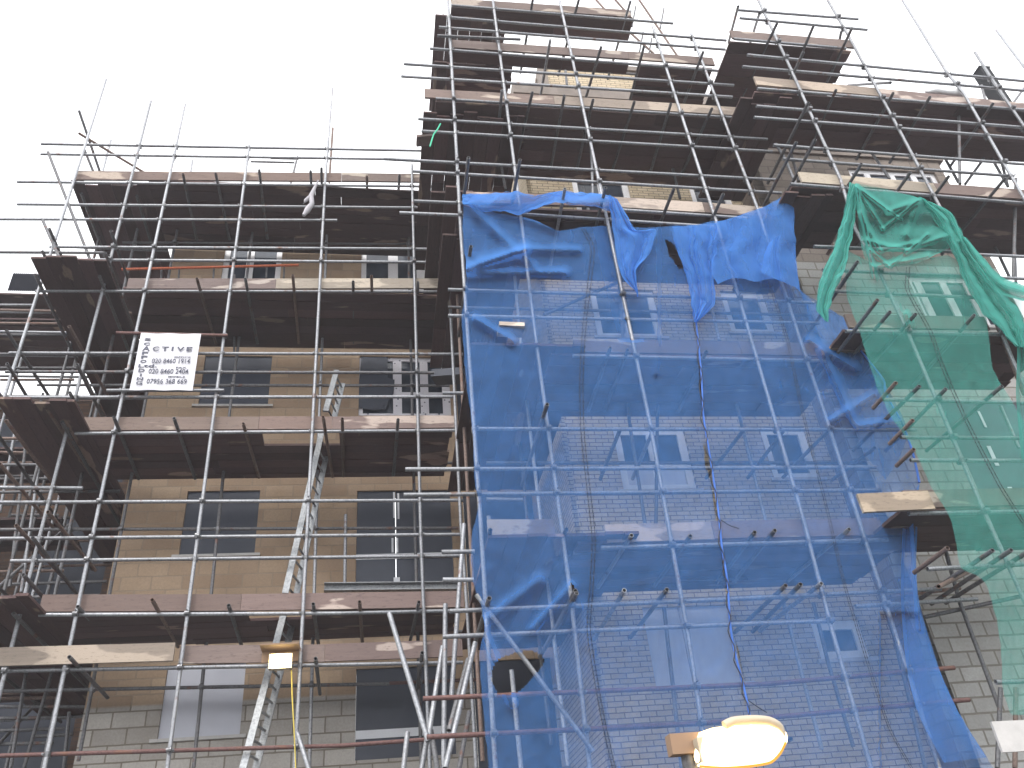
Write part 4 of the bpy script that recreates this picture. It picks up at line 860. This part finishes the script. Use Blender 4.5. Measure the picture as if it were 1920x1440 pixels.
# small floodlight with its plywood hood and yellow cable
FY = LO-.2
e = empty('floodlight', W(525, 1252, FY), 'small lit floodlight under a plywood hood on the left scaffold', 'lamp')
p = W(526, 1240, FY); m_ = MB(); m_.box(p.x-.14, p.x+.14, FY-.02, FY+.08, p.z-.09, p.z+.09); m_.build('housing', M['lampbody'], e)
gm = bmesh.new(); bmesh.ops.create_cube(gm, size=1); bmesh.ops.scale(gm, verts=gm.verts, vec=(.25, .06, .16)); bmesh.ops.bevel(gm, geom=gm.edges[:], offset=.028, segments=3, affect='EDGES'); me = bpy.data.meshes.new('lamp_glass'); gm.to_mesh(me); gm.free()
o = link('lamp_glass', me, M['flood'], e); o.location = Vector((p.x, FY-.045, p.z-.01))-parent_world(e); o.rotation_euler = (.35, 0, 0)
m_ = MB(); q = W(524, 1215, FY); m_.box(q.x-.24, q.x+.24, FY-.05, FY+.32, q.z+.03, q.z+.05); m_.box(q.x-.24, q.x+.24, FY+.25, FY+.27, q.z-.10, q.z+.03); m_.build('plywood_hood', M['ply'], e)
ll = bpy.data.lights.new('floodlight_beam', 'AREA'); ll.energy = 1.6; ll.color = (1, .82, .5); ll.size = .25; lo = bpy.data.objects.new('floodlight_beam', ll); COL.objects.link(lo); lo.parent = e
lo.location = Vector((p.x, FY-.09, p.z))-parent_world(e); lo.rotation_euler = (math.radians(70), 0, 0)
m_ = MB(); m_.tube([W(u, v, LO-.1) for u, v in interp([(541, 1238), (546, 1250), (548, 1310), (552, 1380), (556, 1480)], 30)], .008, 6); tag(m_.build('yellow_cable', M['yellowcable']), 'thin yellow cable hanging from the small floodlight', 'cable')

# street lantern close to the camera, bottom right
SY = 5.2
e = empty('street_lantern', W(1390, 1435, SY)+Vector((0, 0, -2.2)), 'large glowing street lantern in the foreground at the bottom right', 'street lamp')
c = W(1388, 1393, SY); R_ = .275
prof = [W(u, v, SY) for u, v in interp([(1310, 1374), (1340, 1364), (1400, 1359), (1450, 1361), (1470, 1374), (1472, 1392), (1461, 1412), (1444, 1427), (1412, 1433), (1370, 1437), (1328, 1437), (1309, 1431), (1303, 1412), (1306, 1390), (1310, 1374)], 64)[:-1]]
cen = sum(prof, Vector())/len(prof); V_ = []; Fc = []; nr = 9
for k in range(nr):            # closed rounded body: rings shrink towards front and back
    a_ = math.pi*(k+.5)/nr; sc_ = math.sin(a_)**.45; yy = -.14*math.cos(a_)
    V_ += [cen+(p_-cen)*sc_+Vector((0, yy, -.02*abs(yy)/.14)) for p_ in prof]
n_ = len(prof)
for k in range(nr-1): Fc += [(k*n_+i, k*n_+(i+1) % n_, (k+1)*n_+(i+1) % n_, (k+1)*n_+i) for i in range(n_)]
Fc += [tuple(range(n_)), tuple(range((nr-1)*n_+n_-1, (nr-1)*n_-1, -1))]
m_ = MB(); m_.add(V_, Fc); m_.build('lantern_bowl', M['glow'], e, True)
m_ = MB(); m_.tube([W(u, v, SY-.10) for u, v in interp([(1312, 1437), (1360, 1440), (1412, 1436), (1446, 1429), (1464, 1411), (1473, 1392)], 24)], .0075, 8); m_.build('rim', M['rimglow'], e, True)  # glowing strip added to imitate the light's yellow fringe along the bowl
m_ = MB(); pts = [W(u, v, SY-.1) for u, v in interp([(1358, 1360), (1375, 1352), (1410, 1349), (1440, 1351), (1462, 1362), (1471, 1380)], 16)]
m_.tube(pts, [.026]*12+[.024, .02, .014, .006], 12); m_.build('canopy', M['lampbody'], e, True)
m_ = MB(); m_.box(W(1303, 1400, SY).x, W(1322, 1400, SY).x, SY-.06, SY+.06, W(1310, 1432, SY).z, W(1310, 1386, SY).z); m_.build('spigot', M['lampbody'], e)
m_ = MB(); a = W(1264, 1413, SY); b_ = W(1320, 1370, SY); m_.box(a.x, b_.x, SY+.02, SY+.12, a.z, b_.z); m_.build('mounting_block', M['ply'], e)
m_ = MB(); m_.tube([(a.x+.12, SY+.10, a.z-2.4), (a.x+.12, SY+.10, a.z-.001)], .045, 16); m_.build('pole', M['dull'], e, True)
ll = bpy.data.lights.new('lantern_light', 'POINT'); ll.energy = 1.2; ll.color = (1, .72, .38); ll.shadow_soft_size = .15; lo = bpy.data.objects.new('lantern_light', ll); COL.objects.link(lo); lo.parent = e
lo.location = c+Vector((-.05, -.35, .05))-parent_world(e)
# tarpaulin scrap by the lantern and small notice board at the right edge
m_ = MB(); m_.bar(W(1868, 1382, GO-.1), W(1990, 1376, GO-.1), .03, .28, (0, 0, 1)); tag(m_.build('notice_board', M['sill']), 'small pale board fixed at the bottom right edge of the scaffold', 'board')

# added thin volume that stands in for lens glare over the upper lifts
hz = MB(); hz.box(-160, 160, -85, 230, -1.3, 30); m = bpy.data.materials.new('damp_air'); m.use_nodes = True; nt = m.node_tree; nt.nodes.clear()
pv = N(nt, 'ShaderNodeVolumePrincipled'); pv.inputs['Color'].default_value = (.93, .94, 1, 1); pv.inputs['Density'].default_value = .0022
oo = N(nt, 'ShaderNodeOutputMaterial'); nt.links.new(pv.outputs[0], oo.inputs['Volume'])
tag(hz.build('haze', m), kind='stuff')
